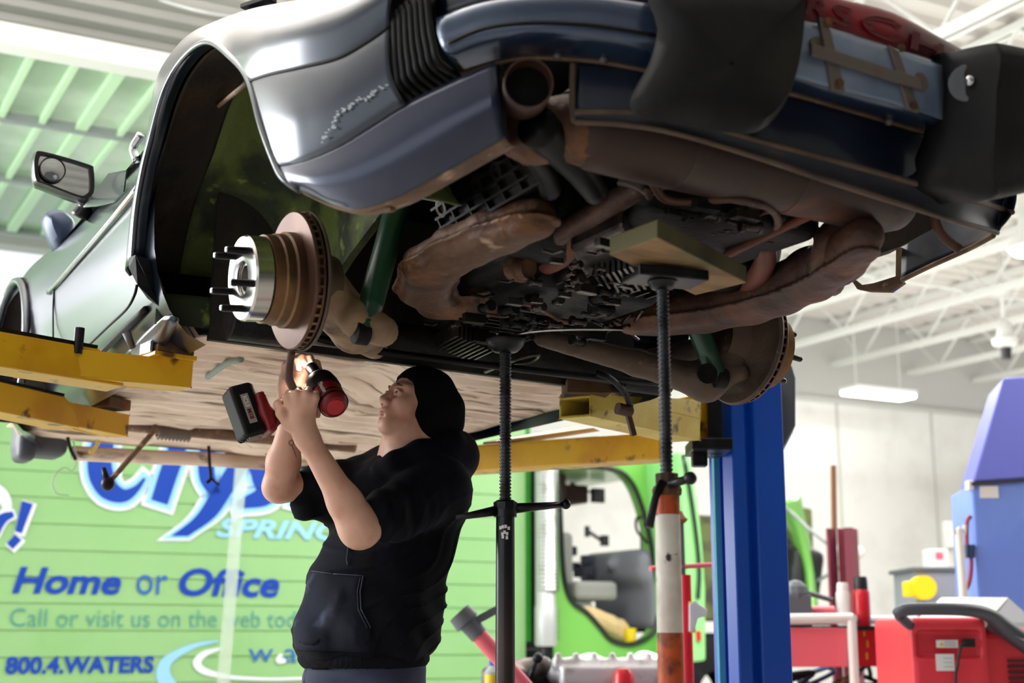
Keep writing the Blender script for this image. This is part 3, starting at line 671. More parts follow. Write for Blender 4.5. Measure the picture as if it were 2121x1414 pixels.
# ================================================================== clutter along the bottom
y = 5.75
a = WF(972, 1292, Y=y); b = WF(1046, 1376, Y=y); d = (b - a)/np.linalg.norm(b - a); e = b + d*(b[2]/-d[2] - .02)
t = thing('steel_pole', 'long faded red pole with a grey end cap leaning beside the dark screw stand', 'pole', WF, e)
MB().tube([a, e], .034, 14).build('pole', M['red_light'], t, smooth=40)
MB().lathe(a - d*.06, d, [(0, 0), (0, .05), (.05, .055), (.055, .04), (.12, .038)], 14).box(a + (.06, 0, .03), (.16, .03, .03), rot((0, 1, 0), -28)).build('end_cap', M['grey_plastic'], t, smooth=40)
zt = WF(1200, 1428, Y=6.5)[2]
bx0, bx1 = WF(985, 1414, Y=6.3)[0], WF(1478, 1414, Y=6.3)[0]
bench = thing('workbench', 'low steel bench carrying gearbox castings behind the screw stands', 'workbench', WF, ((bx0 + bx1)/2, 6.6, 0))
MB().box(((bx0 + bx1)/2, 6.6, zt - .02), (bx1 - bx0, .8, .04)).build('bench_top', M['black_steel'], bench, bevel=.005)
for x in (bx0 + .05, bx1 - .05):
    for q in (6.24, 6.96): MB().box((x, q, (zt - .04)/2), (.05, .05, zt - .04)).build('leg', M['black_steel'], bench)
g = WF(1245, 1392, Y=6.6); g[2] = zt
S = SDF(g + (-.42, -.32, -.01), g + (.45, .32, .26), .011)
S.rbox(g + (.06, 0, .06), (.25, .2, .05), .02, k=.01).rbox(g + (.02, -.02, .115), (.24, .16, .02), .01, k=.015).cone(g + (-.2, .02, .07), g + (-.05, .05, .08), .05, .08, k=.02).cone(g + (.2, 0, .08), g + (.36, .05, .06), .09, .06, k=.02)
for k in range(9): S.cone(g + (-.19 + .05*k, -.17, .10), g + (-.19 + .05*k, .15, .13), .012, k=.006)
S.rbox(g + (.06, -.05, .13), (.09, .07, .03), .01, neg=True, k=.01)
for k in range(6): S.cone(g + (-.2 + .08*k, -.16, .1), g + (-.2 + .08*k, -.16, .15), .016, k=.006)
tag(S.mb().build('gearbox_casting', M['cast_alu'], None, WF, base=g, smooth=True), 'ribbed silver gearbox casting lying open on the bench', 'gearbox')
g = WF(1080, 1400, Y=6.62); g[2] = zt; S = SDF(g + (-.3, -.2, -.01), g + (.3, .2, .22), .011)
S.cone(g + (-.10, .02, .06), g + (.10, .0, .10), .06, .045, k=.02).rbox(g + (-.08, 0, .05), (.1, .1, .05), .03, k=.02).cone(g + (.02, 0, .08), g + (.1, .1, .06), .05, k=.02)
tag(S.mb().build('engine_casting', mat('grimy_alu', (120, 112, 108), .5, .5, mix=[((66, 58, 54), 9, .45, .6)]), None, WF, base=g, smooth=True), 'grimy grey tube casting on the bench left of the silver gearbox', 'engine part')
a = WF(1092, 1402, Y=6.32); b = WF(1114, 1362, Y=6.32); t = thing('ratchet', 'small black lever with a ball end standing among the castings', 'lever', WF, a)
MB().tube([a - (0, 0, .03), b], .011, 8).sphere(b, .024, 10).build('lever', M['black_steel'], t, smooth=True)
g = WF(1021, 1410, Y=6.35); g[2] = zt; t = thing('water_bottle', 'clear plastic water bottle with a blue cap at the bench end', 'bottle', WF, g)
zc_ = WF(1021, 1373, Y=6.35)[2] - zt
MB().lathe(g, (0, 0, 1), [(0, .0), (.002, .03), (.01, .036), (zc_*.35, .036), (zc_*.4, .034), (zc_*.7, .036), (zc_*.92, .014), (zc_, .013)], 18).build('bottle_body', M['bottle_plastic'], t, smooth=40)
MB().lathe(g + (0, 0, zc_ - .01), (0, 0, 1), [(0, .017), (.024, .017), (.026, .0)], 14).build('cap', M['blue_cap'], t, smooth=40)
MB().lathe(g + (0, 0, .02), (0, 0, 1), [(0, .0365), (.05, .0365)], 18).build('label', M['yellow_plastic'], t, smooth=True)
g = WF(1292, 1410, Y=6.3); g[2] = zt; t = thing('fluid_bottle', 'red capped fluid bottle at the front of the bench', 'bottle', WF, g)
hh = WF(1292, 1396, Y=6.3)[2] - zt
MB().lathe(g, (0, 0, 1), [(0, 0), (0, .05), (max(hh, .03), .042), (max(hh, .03) + .022, .03), (max(hh, .03) + .026, 0)], 16).build('bottle_body', M['red_paint'], t, smooth=40)
# red support stand with a cross handle
y = 6.0; xs = WF(1421, 1300, Y=y)[0]
t = thing('support_stand', 'bright red tubular stand with a pale red cross handle behind the screw stand', 'jack stand', WF, (xs, y, 0))
zz = [WF(1421, v, Y=y)[2] for v in (1190, 1172, 1078, 1062)]
MB().lathe((xs, y, .02), (0, 0, 1), [(0, .03), (zz[0] - .02, .026)], 16).build('tube', M['red_paint'], t, smooth=40)
MB().box((xs, y, .012), (.3, .3, .024)).build('base_plate', M['red_paint'], t, bevel=.004)
MB().tube([(xs - .012, y, zz[0] - .05), (xs - .014, y, zz[2])], .016, 10).build('rod', M['grey_plastic'], t, smooth=40)
MB().tube([WF(1347, 1177, Y=y - .1), WF(1415, 1173, Y=y), WF(1481, 1169, Y=y + .1)], .011, 10).build('cross_handle', M['red_light'], t, smooth=40)
MB().lathe((xs - .014, y, zz[2] - .01), (0, 0, 1), [(0, .02), (.015, .035), (.03, .02), (.05, .01)], 12).build('saddle', M['rust_rod'], t, smooth=40)
MB().beam(WF(1432, 1245, Y=y - .04), WF(1436, 1310, Y=y - .04), .02, .012, (0, 1, 0)).build('scale_bar', M['lift_yellow_pale'], t)
q = [WF(u, v, Y=y - .05) for u, v in [(1428, 1250), (1440, 1243), (1450, 1252), (1466, 1262), (1464, 1276), (1446, 1280), (1438, 1308), (1428, 1308)]]
MB().prism(q, (0, .05, 0)).build('bracket', M['cast_alu'], t, bevel=.004)

# ------------------------------------------------------------------ right-hand side
y = 7.4
def rp(u, v, yy=y): return WF(u, v, Y=yy)
cart = thing('equipment_cart', 'red steel equipment cart with a white tube frame right of the blue lift post', 'cart', WF, (rp(1760, 1300)[0], y + .3, 0))
p = [rp(1560, 1300), rp(1757, 1300), rp(1757, 1381), rp(1560, 1381)]
MB().prism(p, (0, .03, 0)).build('front_panel', M['red_light'], cart, bevel=.004)
p = [rp(1768, 1300, y + .25), rp(1905, 1300, y + .25), rp(1905, 1380, y + .25), rp(1768, 1380, y + .25)]
rpn = MB().prism(p, (0, .05, 0)).build('side_panel', M['red_paint'], cart, bevel=.004)
ys = MB()
for u, v in ((1790, 1310), (1797, 1333), (1796, 1358), (1849, 1320), (1877, 1309)): 
    q = rp(u, v, y + .245); ys.box(q, (.008, .006, .035))
ys.build('paint_mark', M['yellow_plastic'], rpn)
fr = MB(); fr.tube([rp(1560, 1282, y - .02), rp(1766, 1280, y - .02)], .026, 12); fr.tube([rp(1766, 1284, y + .5), rp(1900, 1284, y + .5)], .024, 12)
fr.tube([rp(1766, 1280, y - .02), rp(1766, 1284, y + .5)], .024, 12); fr.build('top_rail', M['steel_white'], cart, smooth=40)
for u in (1560, 1764):
    q = rp(u, 1285, y - .03); MB().tube([q, (q[0], q[1], .03)], .024, 12).build('leg', M['steel_white'], cart, smooth=40)
    q = rp(u, 1285, y + .55); MB().tube([q, (q[0], q[1], .03)], .024, 12).build('leg', M['steel_white'], cart, smooth=40)
zsh = rp(1740, 1296, y + .1)[2]
a = rp(1560, 1296, y + .1); b = rp(1860, 1296, y + .1); MB().box(((a[0] + b[0])/2, y + .26, zsh - .012), (b[0] - a[0], .44, .024)).build('shelf', M['black_steel'], cart)
zlo = rp(1740, 1428, y)[2]; MB().box(((a[0] + b[0])/2, y + .26, zlo - .02), (b[0] - a[0], .5, .03)).build('shelf', M['black_steel'], cart)
def can(name, label, u0, u1, vt, vc, m, mc, yy, cat):
    a = rp(u0, vt, yy); b = rp(u1, vt, yy); x = (a[0] + b[0])/2; r = (b[0] - a[0])/2; h = a[2] - zsh; hc = rp(u0, vc, yy)[2] - zsh
    t = thing(name, label, cat, WF, (x, yy, zsh))
    MB().lathe((x, yy, zsh), (0, 0, 1), [(0, 0), (0, r*.96), (.006, r), (hc - .02, r), (hc, r*.82), (hc, 0)], 22).build('can_body', m, t, smooth=40)
    MB().lathe((x, yy, zsh + hc - .004), (0, 0, 1), [(0, r*.84), (h - hc - .01, r*.8), (h - hc + .004, r*.7), (h - hc + .004, 0)], 22).build('cap', mc, t, smooth=40)
    return t, x, r, h, hc
can('spray_can', 'red spray can with a black cap on the equipment cart', 1764, 1799, 1194, 1220, M['red_paint'], M['black_plastic'], y + .2, 'spray can')
can('spray_bottle', 'white round topped bottle left of the red spray can', 1730, 1760, 1206, 1222, M['label_white'], M['label_white'], y + .2, 'bottle')
tag(MB().tube([np.array([*rp(1668, 1280, y + .25)[:2], zsh + .055]), np.array([*rp(1728, 1276, y + .25)[:2], zsh + .055])], .05, 12).build('red_roll', M['red_light'], None, WF, base=rp(1700, 1285, y + .25), smooth=40), 'faded red roll lying on the cart beside the white bottle', 'roll')
g = rp(1650, 1275, y + .2); tag(MB().box((g[0], g[1], zsh + .08), (.14, .12, .16)).tube([(g[0], g[1], zsh + .19), rp(1725, 1243, y + .2)], .014, 8).sphere((g[0], g[1], zsh + .17), .07, 12).build('air_gun', M['grey_plastic'], None, WF, base=(g[0], g[1], zsh), bevel=.02), 'grey air tool with a long dark lance on the cart next to the lift post', 'air tool')
for k in range(4):
    u = 1650 + k*52; g = rp(u, 1414, y + .2); q = [np.array([g[0] + rng.uniform(-.11, .11), y + .26 + rng.uniform(-.12, .12), zlo + .02 + rng.uniform(0, .10)]) for _ in range(6)]
    q[0][2] = q[-1][2] = zlo + .014
    tag(MB().tube(spline(q, 6), .012, 8).build('cable', [M['black_plastic'], mat('cable_blue', (70, 96, 150), .5), M['rust_rod'], M['black_plastic']][k], None, WF, base=q[0], smooth=True),
        ['black cable coiled on the lower cart shelf next to the lift post', 'blue grey cable on the lower cart shelf', 'brown hose on the lower cart shelf', 'black cable on the lower cart shelf next to the red machine'][k], 'cable')
# red service machine
y = 6.1
mach = thing('service_machine', 'red wheeled service machine with a black handle in the lower right corner', 'machine', WF, (rp(2010, 1400, y)[0], y + .3, 0))
x0, x1 = rp(1886, 1340, y)[0], rp(2046, 1340, y)[0]; zt_ = rp(1960, 1288, y)[2]; x2 = rp(2190, 1340, y + .1)[0]
S = SDF((x0 - .05, y - .08, .05), (x2 + .1, y + .75, zt_ + .16), .014)
S.rbox(((x0 + x1)/2, y + .3, zt_/2 + .06), ((x1 - x0)/2, .31, zt_/2 - .04), .025, k=.01).rbox(((x1 + x2)/2 - .02, y + .36, zt_/2 + .04), ((x2 - x1)/2 + .05, .28, zt_/2 - .06), .05, k=.03)
S.rbox(((x0 + x1)/2, y - .0, zt_ - .09), ((x1 - x0)/2 - .03, .02, .055), .008, neg=True, k=.006)
S.mb().build('body', M['red_plastic'], mach, smooth=True)
vb = MB()
for k in range(9): vb.box((rp(2105, 1345, y + .09)[0] + .02, y + .075, zt_ - .16 - k*.024), (.13, .02, .010))
vb.build('vent', mat('vent_dark', (70, 20, 24), .6), mach)
hp = [rp(1856, 1272, y - .05), rp(1880, 1262, y - .08), rp(1990, 1262, y - .08), rp(2045, 1272, y - .02), rp(2080, 1300, y + .05), rp(2150, 1350, y + .1)]
MB().tube(spline(hp, 6), [.022, .026, .026, .03, .04, .045], 14).tube(spline([rp(1862, 1274, y - .05), rp(1882, 1292, y), rp(1900, 1300, y + .06)], 5), .022, 12).build('handle', mat('handle_grey', (74, 76, 86), .45), mach, smooth=True)
p = [rp(1892, 1287, y + .0), rp(2046, 1285, y + .0), rp(2090, 1236, y + .35), rp(1950, 1236, y + .35)]
MB().prism(p, (0, .03, -.03)).build('top_panel', mat('cream', (226, 222, 214), .45), mach, bevel=.006)
p = [rp(2045, 1288, y + .02), rp(2130, 1330, y + .02), rp(2150, 1290, y + .35), rp(2088, 1236, y + .36)]
MB().prism(p, (0, .04, -.03)).build('console', mat('console_grey', (92, 92, 104), .4), mach, bevel=.008)
for (u0, v0, u1, v1) in ((1939, 1325, 1985, 1341), (1938, 1354, 1978, 1389)):
    a, b = rp(u0, v0, y - .014), rp(u1, v1, y - .014); lb = MB().box(((a[0] + b[0])/2, y - .012, (a[2] + b[2])/2), (b[0] - a[0], .003, a[2] - b[2])).build('label', M['label_white'], mach)
    if v0 < 1340:
        c = (a + b)/2; tr = MB().prism([(a[0] + .012, y - .0145, b[2] + .008), (a[0] + .032, y - .0145, b[2] + .008), (a[0] + .022, y - .0145, a[2] - .006)], (0, .001, 0)); tr.build('warning_triangle', M['yellow_plastic'], lb)
    ln = MB()
    for k in range(3): ln.box(((a[0] + b[0])/2 + .012, y - .0142, b[2] + (a[2] - b[2])*(.25 + .25*k)), ((b[0] - a[0])*.5, .001, .0025))
    ln.build('print_lines', mat('print_grey%d' % v0, (176, 176, 178), .6), lb)
a, b = rp(1994, 1322, y - .02), rp(2021, 1340, y - .02); MB().box(((a[0] + b[0])/2, y - .012, (a[2] + b[2])/2), (b[0] - a[0], .02, a[2] - b[2])).build('power_socket', M['black_plastic'], mach, bevel=.003)
MB().tube(spline([rp(2000, 1331, y - .03), rp(1990, 1340, y - .04), rp(1984, 1375, y - .03), rp(1980, 1430, y - .03), (rp(1980, 1414, y)[0], y - .03, .3)], 6), .006, 8).build('power_cord', M['black_plastic'], mach, smooth=True)
for x in (x0 + .12, x2 - .1): MB().lathe((x, y + .05, .08), (1, 0, 0), [(-.02, 0), (-.02, .06), (0, .08), (.03, .08), (.05, .06), (.05, 0)], 20).build('wheel', M['black_rubber'], mach, smooth=40)
# blue cabinet with the sloping violet hood
y = 7.6
bc = thing('parts_washer', 'tall blue steel cabinet with a sloping violet hood at the right edge', 'cabinet', WF, (rp(2080, 1200, y)[0], y + .4, 0))
p = [rp(2012, 1000, y), rp(2220, 985, y), rp(2240, 1290, y), rp(2028, 1290, y)]
lo_ = [np.array([q[0], q[1], 0.05]) for q in p[2:]]
MB().prism([p[0], p[1], lo_[0], lo_[1]], (.1, .7, 0)).build('cabinet', M['cabinet_blue'], bc, bevel=.012)
p = [rp(2014, 998, y - .01), rp(2078, 782, y + .15), rp(2260, 770, y + .15), rp(2230, 984, y - .01)]
MB().prism(p, (.1, .55, 0)).build('hood', M['hood_violet'], bc, bevel=.012)
MB().tube([rp(2012, 1002, y - .012), rp(2200, 988, y - .012)], .009, 8).build('hinge', M['dark_trim'], bc)
a, b = rp(2029, 1006, y - .004), rp(2069, 1031, y - .004); MB().box(((a[0] + b[0])/2, y - .003, (a[2] + b[2])/2), (b[0] - a[0], .004, a[2] - b[2])).build('label', M['label_white'], bc)
a = rp(2008, 1005, y + .02); MB().box(a, (.03, .06, .05)).build('latch', M['label_white'], bc, bevel=.004)
MB().tube(spline([rp(2010, 1068, y + .05), rp(2003, 1085, y + .05), rp(2004, 1140, y + .03), rp(2012, 1160, y), rp(2008, 1205, y), rp(1994, 1238, y), rp(1994, 1300, y)], 6), .011, 8).build('hose', mat('hose_red', (150, 44, 50), .5), bc, smooth=True)
hv = MB()
for u in (2004, 2012): hv.tube([rp(u, 1128, y), rp(u, 1155, y)], .018, 10)
hv.build('hose_valve', mat('valve_blue', (46, 62, 96), .4), bc, smooth=40)
q = rp(1986, 1095, y - .12); tag(MB().tube([q, (q[0] + .01, q[1], .01)], .022, 12).tube([q + (-.03, 0, 0), q + (-.03, 0, -.02), q, q + (.03, 0, -.02), q + (.03, 0, .02)], .012, 8).build('lance', M['steel_white'], None, WF, base=(q[0], q[1], 0), smooth=40), 'white metal lance standing against the blue cabinet', 'lance')
# grey cabinet with the yellow reel, white carton, maroon beam
y = 10.4
g0 = rp(1895, 1182, y); g1 = rp(1984, 1182, y)
t = thing('tool_cabinet', 'grey steel cabinet standing by the white wall left of the blue cabinet', 'cabinet', WF, ((g0[0] + g1[0])/2, y + .3, 0))
MB().box(((g0[0] + g1[0])/2, y + .3, g0[2]/2), (g1[0] - g0[0], .6, g0[2])).build('cabinet', mat('cab_grey', (142, 146, 160), .5), t, bevel=.01)
MB().box(((g0[0] + g1[0])/2, y + .3, g0[2] + .012), (g1[0] - g0[0] + .06, .64, .03)).build('cabinet_top', M['grey_plastic'], t, bevel=.006)
q = rp(1911, 1217, y - .08); rl = thing('cable_reel', 'round yellow reel on the side of the grey cabinet', 'reel', WF, q)
MB().lathe(q, (0, 1, 0), [(-.06, 0), (-.06, .085), (-.04, .085), (-.03, .05), (.03, .05), (.05, .085), (.07, .085), (.07, 0)], 24).build('reel', M['yellow_plastic'], rl, smooth=40)
MB().box(q + (-.10, 0, -.01), (.07, .1, .11)).build('bracket', M['yellow_plastic'], rl, bevel=.01)
a, b = rp(1926, 1138, y + .2), rp(1966, 1178, y + .2); bx_ = thing('carton', 'small white carton with a red print on the grey cabinet', 'box', WF, ((a[0] + b[0])/2, y + .3, g0[2] + .027))
MB().box(((a[0] + b[0])/2, y + .3, g0[2] + .03 + (a[2] - b[2])/2), (b[0] - a[0], .2, a[2] - b[2])).build('carton_body', mat('carton', (232, 226, 224), .7), bx_, bevel=.004)
MB().box(((a[0] + b[0])/2, y + .198, g0[2] + .05 + (a[2] - b[2])/2), ((b[0] - a[0])*.4, .004, .05)).build('print', M['red_light'], bx_)
a, b = rp(1960, 1112, y + .5), rp(1984, 1140, y + .5); tag(MB().box(((a[0] + b[0])/2, y + .55, g0[2] + .3), (b[0] - a[0], .08, .2)).box(((a[0] + b[0])/2, y + .56, g0[2] + .12), (.03, .03, .2)).build('wall_box', mat('box_beige', (206, 204, 194), .7), None, WF, base=a), 'pale beige box above the carton by the wall', 'box')
y = 9.3
a, b = rp(1719, 1092, y), rp(1782, 1092, y)
t = thing('steel_column', 'maroon steel H beam standing upright in front of the white wall', 'steel beam', WF, ((a[0] + b[0])/2, y + .1, 0))
xc = (a[0] + b[0])/2; wdt = b[0] - a[0]
MB().box((xc, y + .1, a[2]/2), (wdt*.3, .012, a[2])).box((xc - wdt*.25 - .02, y + .1, a[2]/2), (wdt*.40, .02, a[2]), rot((0, 0, 1), 35)).box((xc + wdt*.3, y + .1, a[2]/2), (.05, .2, a[2]), rot((0, 0, 1), -25)).build('beam', M['maroon'], t)
q = rp(1728, 1092, y + .05); r2 = rp(1726, 964, y + .05)
tag(MB().tube([q - (0, 0, .01), r2], .018, 10).build('rod', M['rust_rod'], None, WF, base=q, smooth=40), 'rusty brown rod standing on top of the maroon beam', 'rod')
q = rp(1612, 935, 12.6); tag(MB().tube([(q[0] + .05, 12.9, .02), (q[0] + .05, 12.9, 2.9)], .03, 10).build('wall_conduit', mat('conduit', (190, 180, 150), .6), None, WF, base=(q[0], 12.9, 0), smooth=40), 'beige vertical pipe by the white wall right of the lift post', 'pipe')
# ================================================================== the car on the lift
mat('paint', (20, 34, 54), .28, .35, coat=1.0, mix=[((26, 40, 60), 3, .5, .7)])
mat('paint_inner', (26, 30, 44), .5, .2, mix=[((70, 56, 48), 6, .55, .7)])
mat('liner', (34, 28, 25), .8, mix=[((62, 46, 34), 5, .5, .65), ((15, 13, 13), 11, .55, .7)], bump=(40, .3))
mat('arm_brown', (92, 74, 62), .6, .2, mix=[((60, 46, 40), 7, .46, .64), ((132, 108, 88), 18, .62, .72)], bump=(40, .35))
mat('lip_tan', (94, 76, 64), .7, mix=[((66, 52, 46), 9, .45, .65)])
mat('liner_green', (84, 96, 38), .7, mix=[((34, 44, 20), 6, .48, .6), ((24, 18, 14), 9, .56, .66), ((128, 140, 60), 22, .6, .72)], bump=(50, .3))
mat('pan', (230, 208, 190), .75, mix=[((206, 180, 160), 4, .45, .65), ((112, 88, 70), 5, .57, .68, (.7, 6, 1)), ((78, 58, 46), 7, .65, .72, (.8, 5, 1)), ((130, 152, 104), 2.2, .66, .73)], bump=(18, .35, .02))
mat('undercoat', (128, 102, 82), .75, mix=[((96, 72, 58), 9, .45, .65), ((190, 160, 130), 20, .6, .72)], bump=(40, .3))
mat('rust_pipe', (92, 62, 44), .55, .3, mix=[((138, 88, 50), 5, .50, .70), ((70, 44, 36), 11, .5, .66), ((168, 140, 120), 17, .64, .74)], bump=(24, .45, .02))
mat('rust_pipe_dark', (78, 54, 48), .55, .3, mix=[((104, 68, 52), 7, .48, .66), ((52, 38, 36), 12, .55, .7), ((140, 108, 88), 24, .68, .76)], bump=(30, .4, .015))
mat('rust_muffler', (60, 42, 38), .5, .35, mix=[((150, 78, 44), 2.4, .56, .74), ((48, 36, 36), 8, .5, .7)], bump=(26, .2))
mat('rust_red', (112, 60, 46), .6, .2, mix=[((98, 50, 38), 9, .45, .65)])
mat('engine_dark', (13, 12, 12), .6, .1, spec=.25, mix=[((44, 36, 32), 7, .54, .70), ((12, 12, 13), 16, .5, .7)], bump=(50, .35))
mat('engine_alu', (84, 76, 74), .34, .8, mix=[((46, 38, 36), 9, .45, .64)], bump=(40, .25))
mat('engine_black', (8, 8, 10), .45, .0, spec=.2)
mat('shroud', (14, 14, 17), .36, .0, spec=.35, mix=[((40, 36, 36), 5, .52, .66)])
mat('shock_green', (18, 64, 44), .35, mix=[((14, 48, 34), 6, .5, .7)], coat=.3)
mat('rotor_face', (104, 76, 64), .4, .75, mix=[((86, 60, 50), 8, .45, .65)])
mat('rotor_clean', (196, 196, 214), .25, .9)
mat('hat_rust', (132, 98, 68), .45, .7, mix=[((86, 62, 46), 7, .46, .62), ((168, 124, 78), 4, .55, .7)], bump=(60, .1))
mat('spacer_alu', (208, 204, 200), .2, 1.)
mat('stud_dark', (26, 24, 28), .35, .7)
mat('casting_tan', (158, 130, 104), .7, .1, mix=[((108, 86, 68), 7, .45, .65), ((64, 46, 38), 14, .58, .7)], bump=(35, .4))
mat('glass_dark', (70, 92, 84), .05, .3, coat=1)
mat('mirror_glass', (236, 240, 242), .03, 1.)
mat('reflector_red', (150, 22, 38), .35, coat=.6, mix=[((92, 30, 40), 5, .5, .62)])
mat('bracket_grey', (118, 108, 104), .5, .5, mix=[((128, 78, 58), 12, .6, .7)])
mat('peel', (176, 186, 190), .6)
mat('bumper_face', (44, 62, 92), .24, .45, coat=1., mix=[((62, 80, 108), 4, .5, .7)])
mat('paint_blue', (10, 27, 62), .28, .4, coat=1.0, mix=[((16, 34, 72), 3, .5, .7)])
def P(u, v, i=0.): return CF.plan(u, v, i)
def px(pts, i=0.):
    return [P(*p[:2], p[2] if len(p) > 2 else i) for p in pts]
car = thing('car', 'dark blue sports car raised on the yellow lift arms with its wheels off', 'car', CF, (0, 0, -.16))
PT = M['paint']
# --- left rear quarter panel around the wheel arch
lip = [(275, 545, -.845), (283, 440, -.86), (296, 360, -.872), (310, 300, -.88), (340, 190, -.885), (380, 120, -.885), (430, 87, -.885), (480, 120, -.885), (515, 165, -.88)]
LP = [CF(u, v, X=x) for u, v, x in lip]
V3 = lambda *a: np.array(a, float)
shut_px = [(560, 153), (620, 140), (700, 120), (760, 88), (806, 56)]
SH = px(shut_px, -.002)
cr = [(350, 165), (385, 103), (430, 58), (500, 25)]
CR = [CF(u, v, X=-.79) for u, v in cr]
r1 = LP + SH
r0 = [p + V3(.03, 0, 0) for p in LP] + [p + V3(.01, .015, 0) for p in SH]
r2, r3, r4, r5 = [], [], [], []
for i, p in enumerate(LP[:4]):
    f = [.0, .25, .5, .75][i]; d = V3(0, .05*(1 - f) + .02, .03*f)
    r2.append(p + d + V3(.0, 0, 0)); r3.append(p + d*2 + V3(.03, 0, .0)); r4.append(p + d*3 + V3(.09, .05, .06*f)); r5.append(p + d*3.4 + V3(.3, .08, .1*f))
for i, p in enumerate(LP[4:8]):
    q = CR[i]; r2.append(p*.5 + q*.5 + V3(-.028, 0, 0)); r3.append(q); r4.append(q + V3(.14, .02, .055)); r5.append(q + V3(.36, .05, .09))
tops = [(585, 10), (640, 2), (700, -8), (765, -30), (830, -60), (880, -85)]
for i, p in enumerate([LP[8]] + SH):
    q = P(*tops[i], .05); r2.append(p*.55 + q*.45 + V3(-.03, -.018, .01)); r3.append(q); r4.append(q + V3(.10, .06, .05)); r5.append(q + V3(.30, .16, .08))
MB().grid(loft([r0, r1, r2, r3, r4, r5], 5, 6)).build('quarter_panel', PT, car, smooth=True, thick=.003)
TOPROW = r5
# --- bumper side below the shut line, peeled paint, valance
B0 = [LP[8]] + SH
B1 = [CF(542, 262, X=-.872)] + px([(590, 245), (640, 228), (700, 205), (760, 172), (808, 145)], -.008)
B2 = [CF(572, 342, X=-.858)] + px([(610, 336), (650, 322), (705, 296), (770, 255), (838, 213)], .004)
bs = MB().grid(loft([[p + V3(.01, .012, 0) for p in B0], B0, B1, B2, [p + V3(.02, .02, .01) for p in B2]], 5, 6)).build('bumper_side', PT, car, smooth=True, thick=.003)
pe = MB(); line = [(668, 292), (690, 262), (700, 235), (722, 222), (738, 206), (760, 203), (775, 190), (800, 178)]
for i in range(len(line) - 1):
    for k in range(7):
        t = k/7; u = line[i][0]*(1 - t) + line[i + 1][0]*t + rng.uniform(-5, 5); v = line[i][1]*(1 - t) + line[i + 1][1]*t + rng.uniform(-4, 4)
        q = [P(u + 4*math.cos(a)*rng.uniform(.3, 1.2), v + 2.4*math.sin(a)*rng.uniform(.3, 1.2), -.0118) for a in np.linspace(0, 6.283, 7)[:-1]]
        pe.add(q, [tuple(range(6))])
tag(pe.build('peeled_paint', M['peel'], bs), kind='stuff')
C0 = [CF(572, 344, X=-.856)] + px([(610, 338), (650, 324), (705, 298), (770, 257), (838, 215), (930, 172), (1026, 130)], .008)
C1 = [CF(590, 372, X=-.85)] + px([(625, 372), (665, 372), (722, 360), (790, 330), (860, 288), (945, 240), (1033, 196)], .004)
C2 = [CF(607, 386, X=-.84)] + px([(640, 397), (680, 408), (735, 404), (805, 376), (878, 338), (958, 292), (1038, 246)], .018)
C3 = [CF(622, 394, X=-.83)] + px([(655, 410), (695, 425), (745, 432), (820, 410), (890, 374), (968, 330), (1046, 286)], .035)
C4 = [p + V3(.05, .05, .012) for p in C3]
vl = MB().grid(loft([C0, C1, C2, C3], 5, 6)).build('valance', M['paint_blue'], car, smooth=True, thick=.004)
MB().grid(loft([C3, [p*.5 + q*.5 + V3(0, 0, -.004) for p, q in zip(C3, C4)], C4], 5, 3)).build('valance_flange', M['undercoat'], vl, smooth=True, thick=.004)
q = [P(735, 434, .04), P(806, 428, .05), P(810, 437, .05), P(800, 441, .05), P(737, 441, .05)]; MB().prism(q, (.02, .02, .01)).build('valance_tab', M['undercoat'], vl)
tabx = [P(1030, 130, .012), P(1026, 250, .02), P(1046, 288, .035), P(1052, 290, .09), P(1040, 250, .10), P(1040, 140, .09)]
MB().prism(tabx, (.012, .01, 0)).build('valance_return', M['paint_inner'], vl)
# lip bead all around the opening
bead = LP + [CF(542, 262, X=-.872), CF(572, 342, X=-.858), CF(590, 372, X=-.85), CF(622, 394, X=-.83)]
MB().tube(spline(bead, 6), .0075, 8).build('arch_lip', PT, car, smooth=True)
# shut line
MB().tube(spline([CF(513, 168, X=-.882)] + px(shut_px, -.004), 6), .0035, 6).build('shut_line', M['engine_black'], car, smooth=True)
# --- rubber bellows
NB = 8; bw = MB()
for k in range(NB):
    f = k/(NB - 1)
    tp_ = P(800 + 74*f, 40 - 60*f, .004); md = P(806 + 78*f, 62 - 66*f, .0); bn = P(808 + 88*f, 178 - 66*f, .0); be = P(842 + 103*f, 213 - 57*f, .045)
    bw.tube(spline([tp_, md*.5 + tp_*.5, md, md*.5 + bn*.5, bn + V3(0, 0, .02), bn*.75 + be*.25 + V3(-.004, -.006, -.006), be], 6), .0062, 8)
bwo = bw.build('bumper_bellows', M['black_rubber'], car, smooth=True)
g0 = [[P(800 + 100*f, 60 - 66*f, .012) for f in np.linspace(0, 1, 6)], [P(806 + 92*f, 178 - 66*f, .012) for f in np.linspace(0, 1, 6)], [P(842 + 105*f, 213 - 57*f, .055) for f in np.linspace(0, 1, 6)]]
g0 = [[p + V3(0, 0, .035) + V3(.03, .03, 0) for p in g0[0]]] + g0
MB().grid(loft(g0, 3, 4)).build('bellows_back', M['engine_black'], bwo, smooth=True)
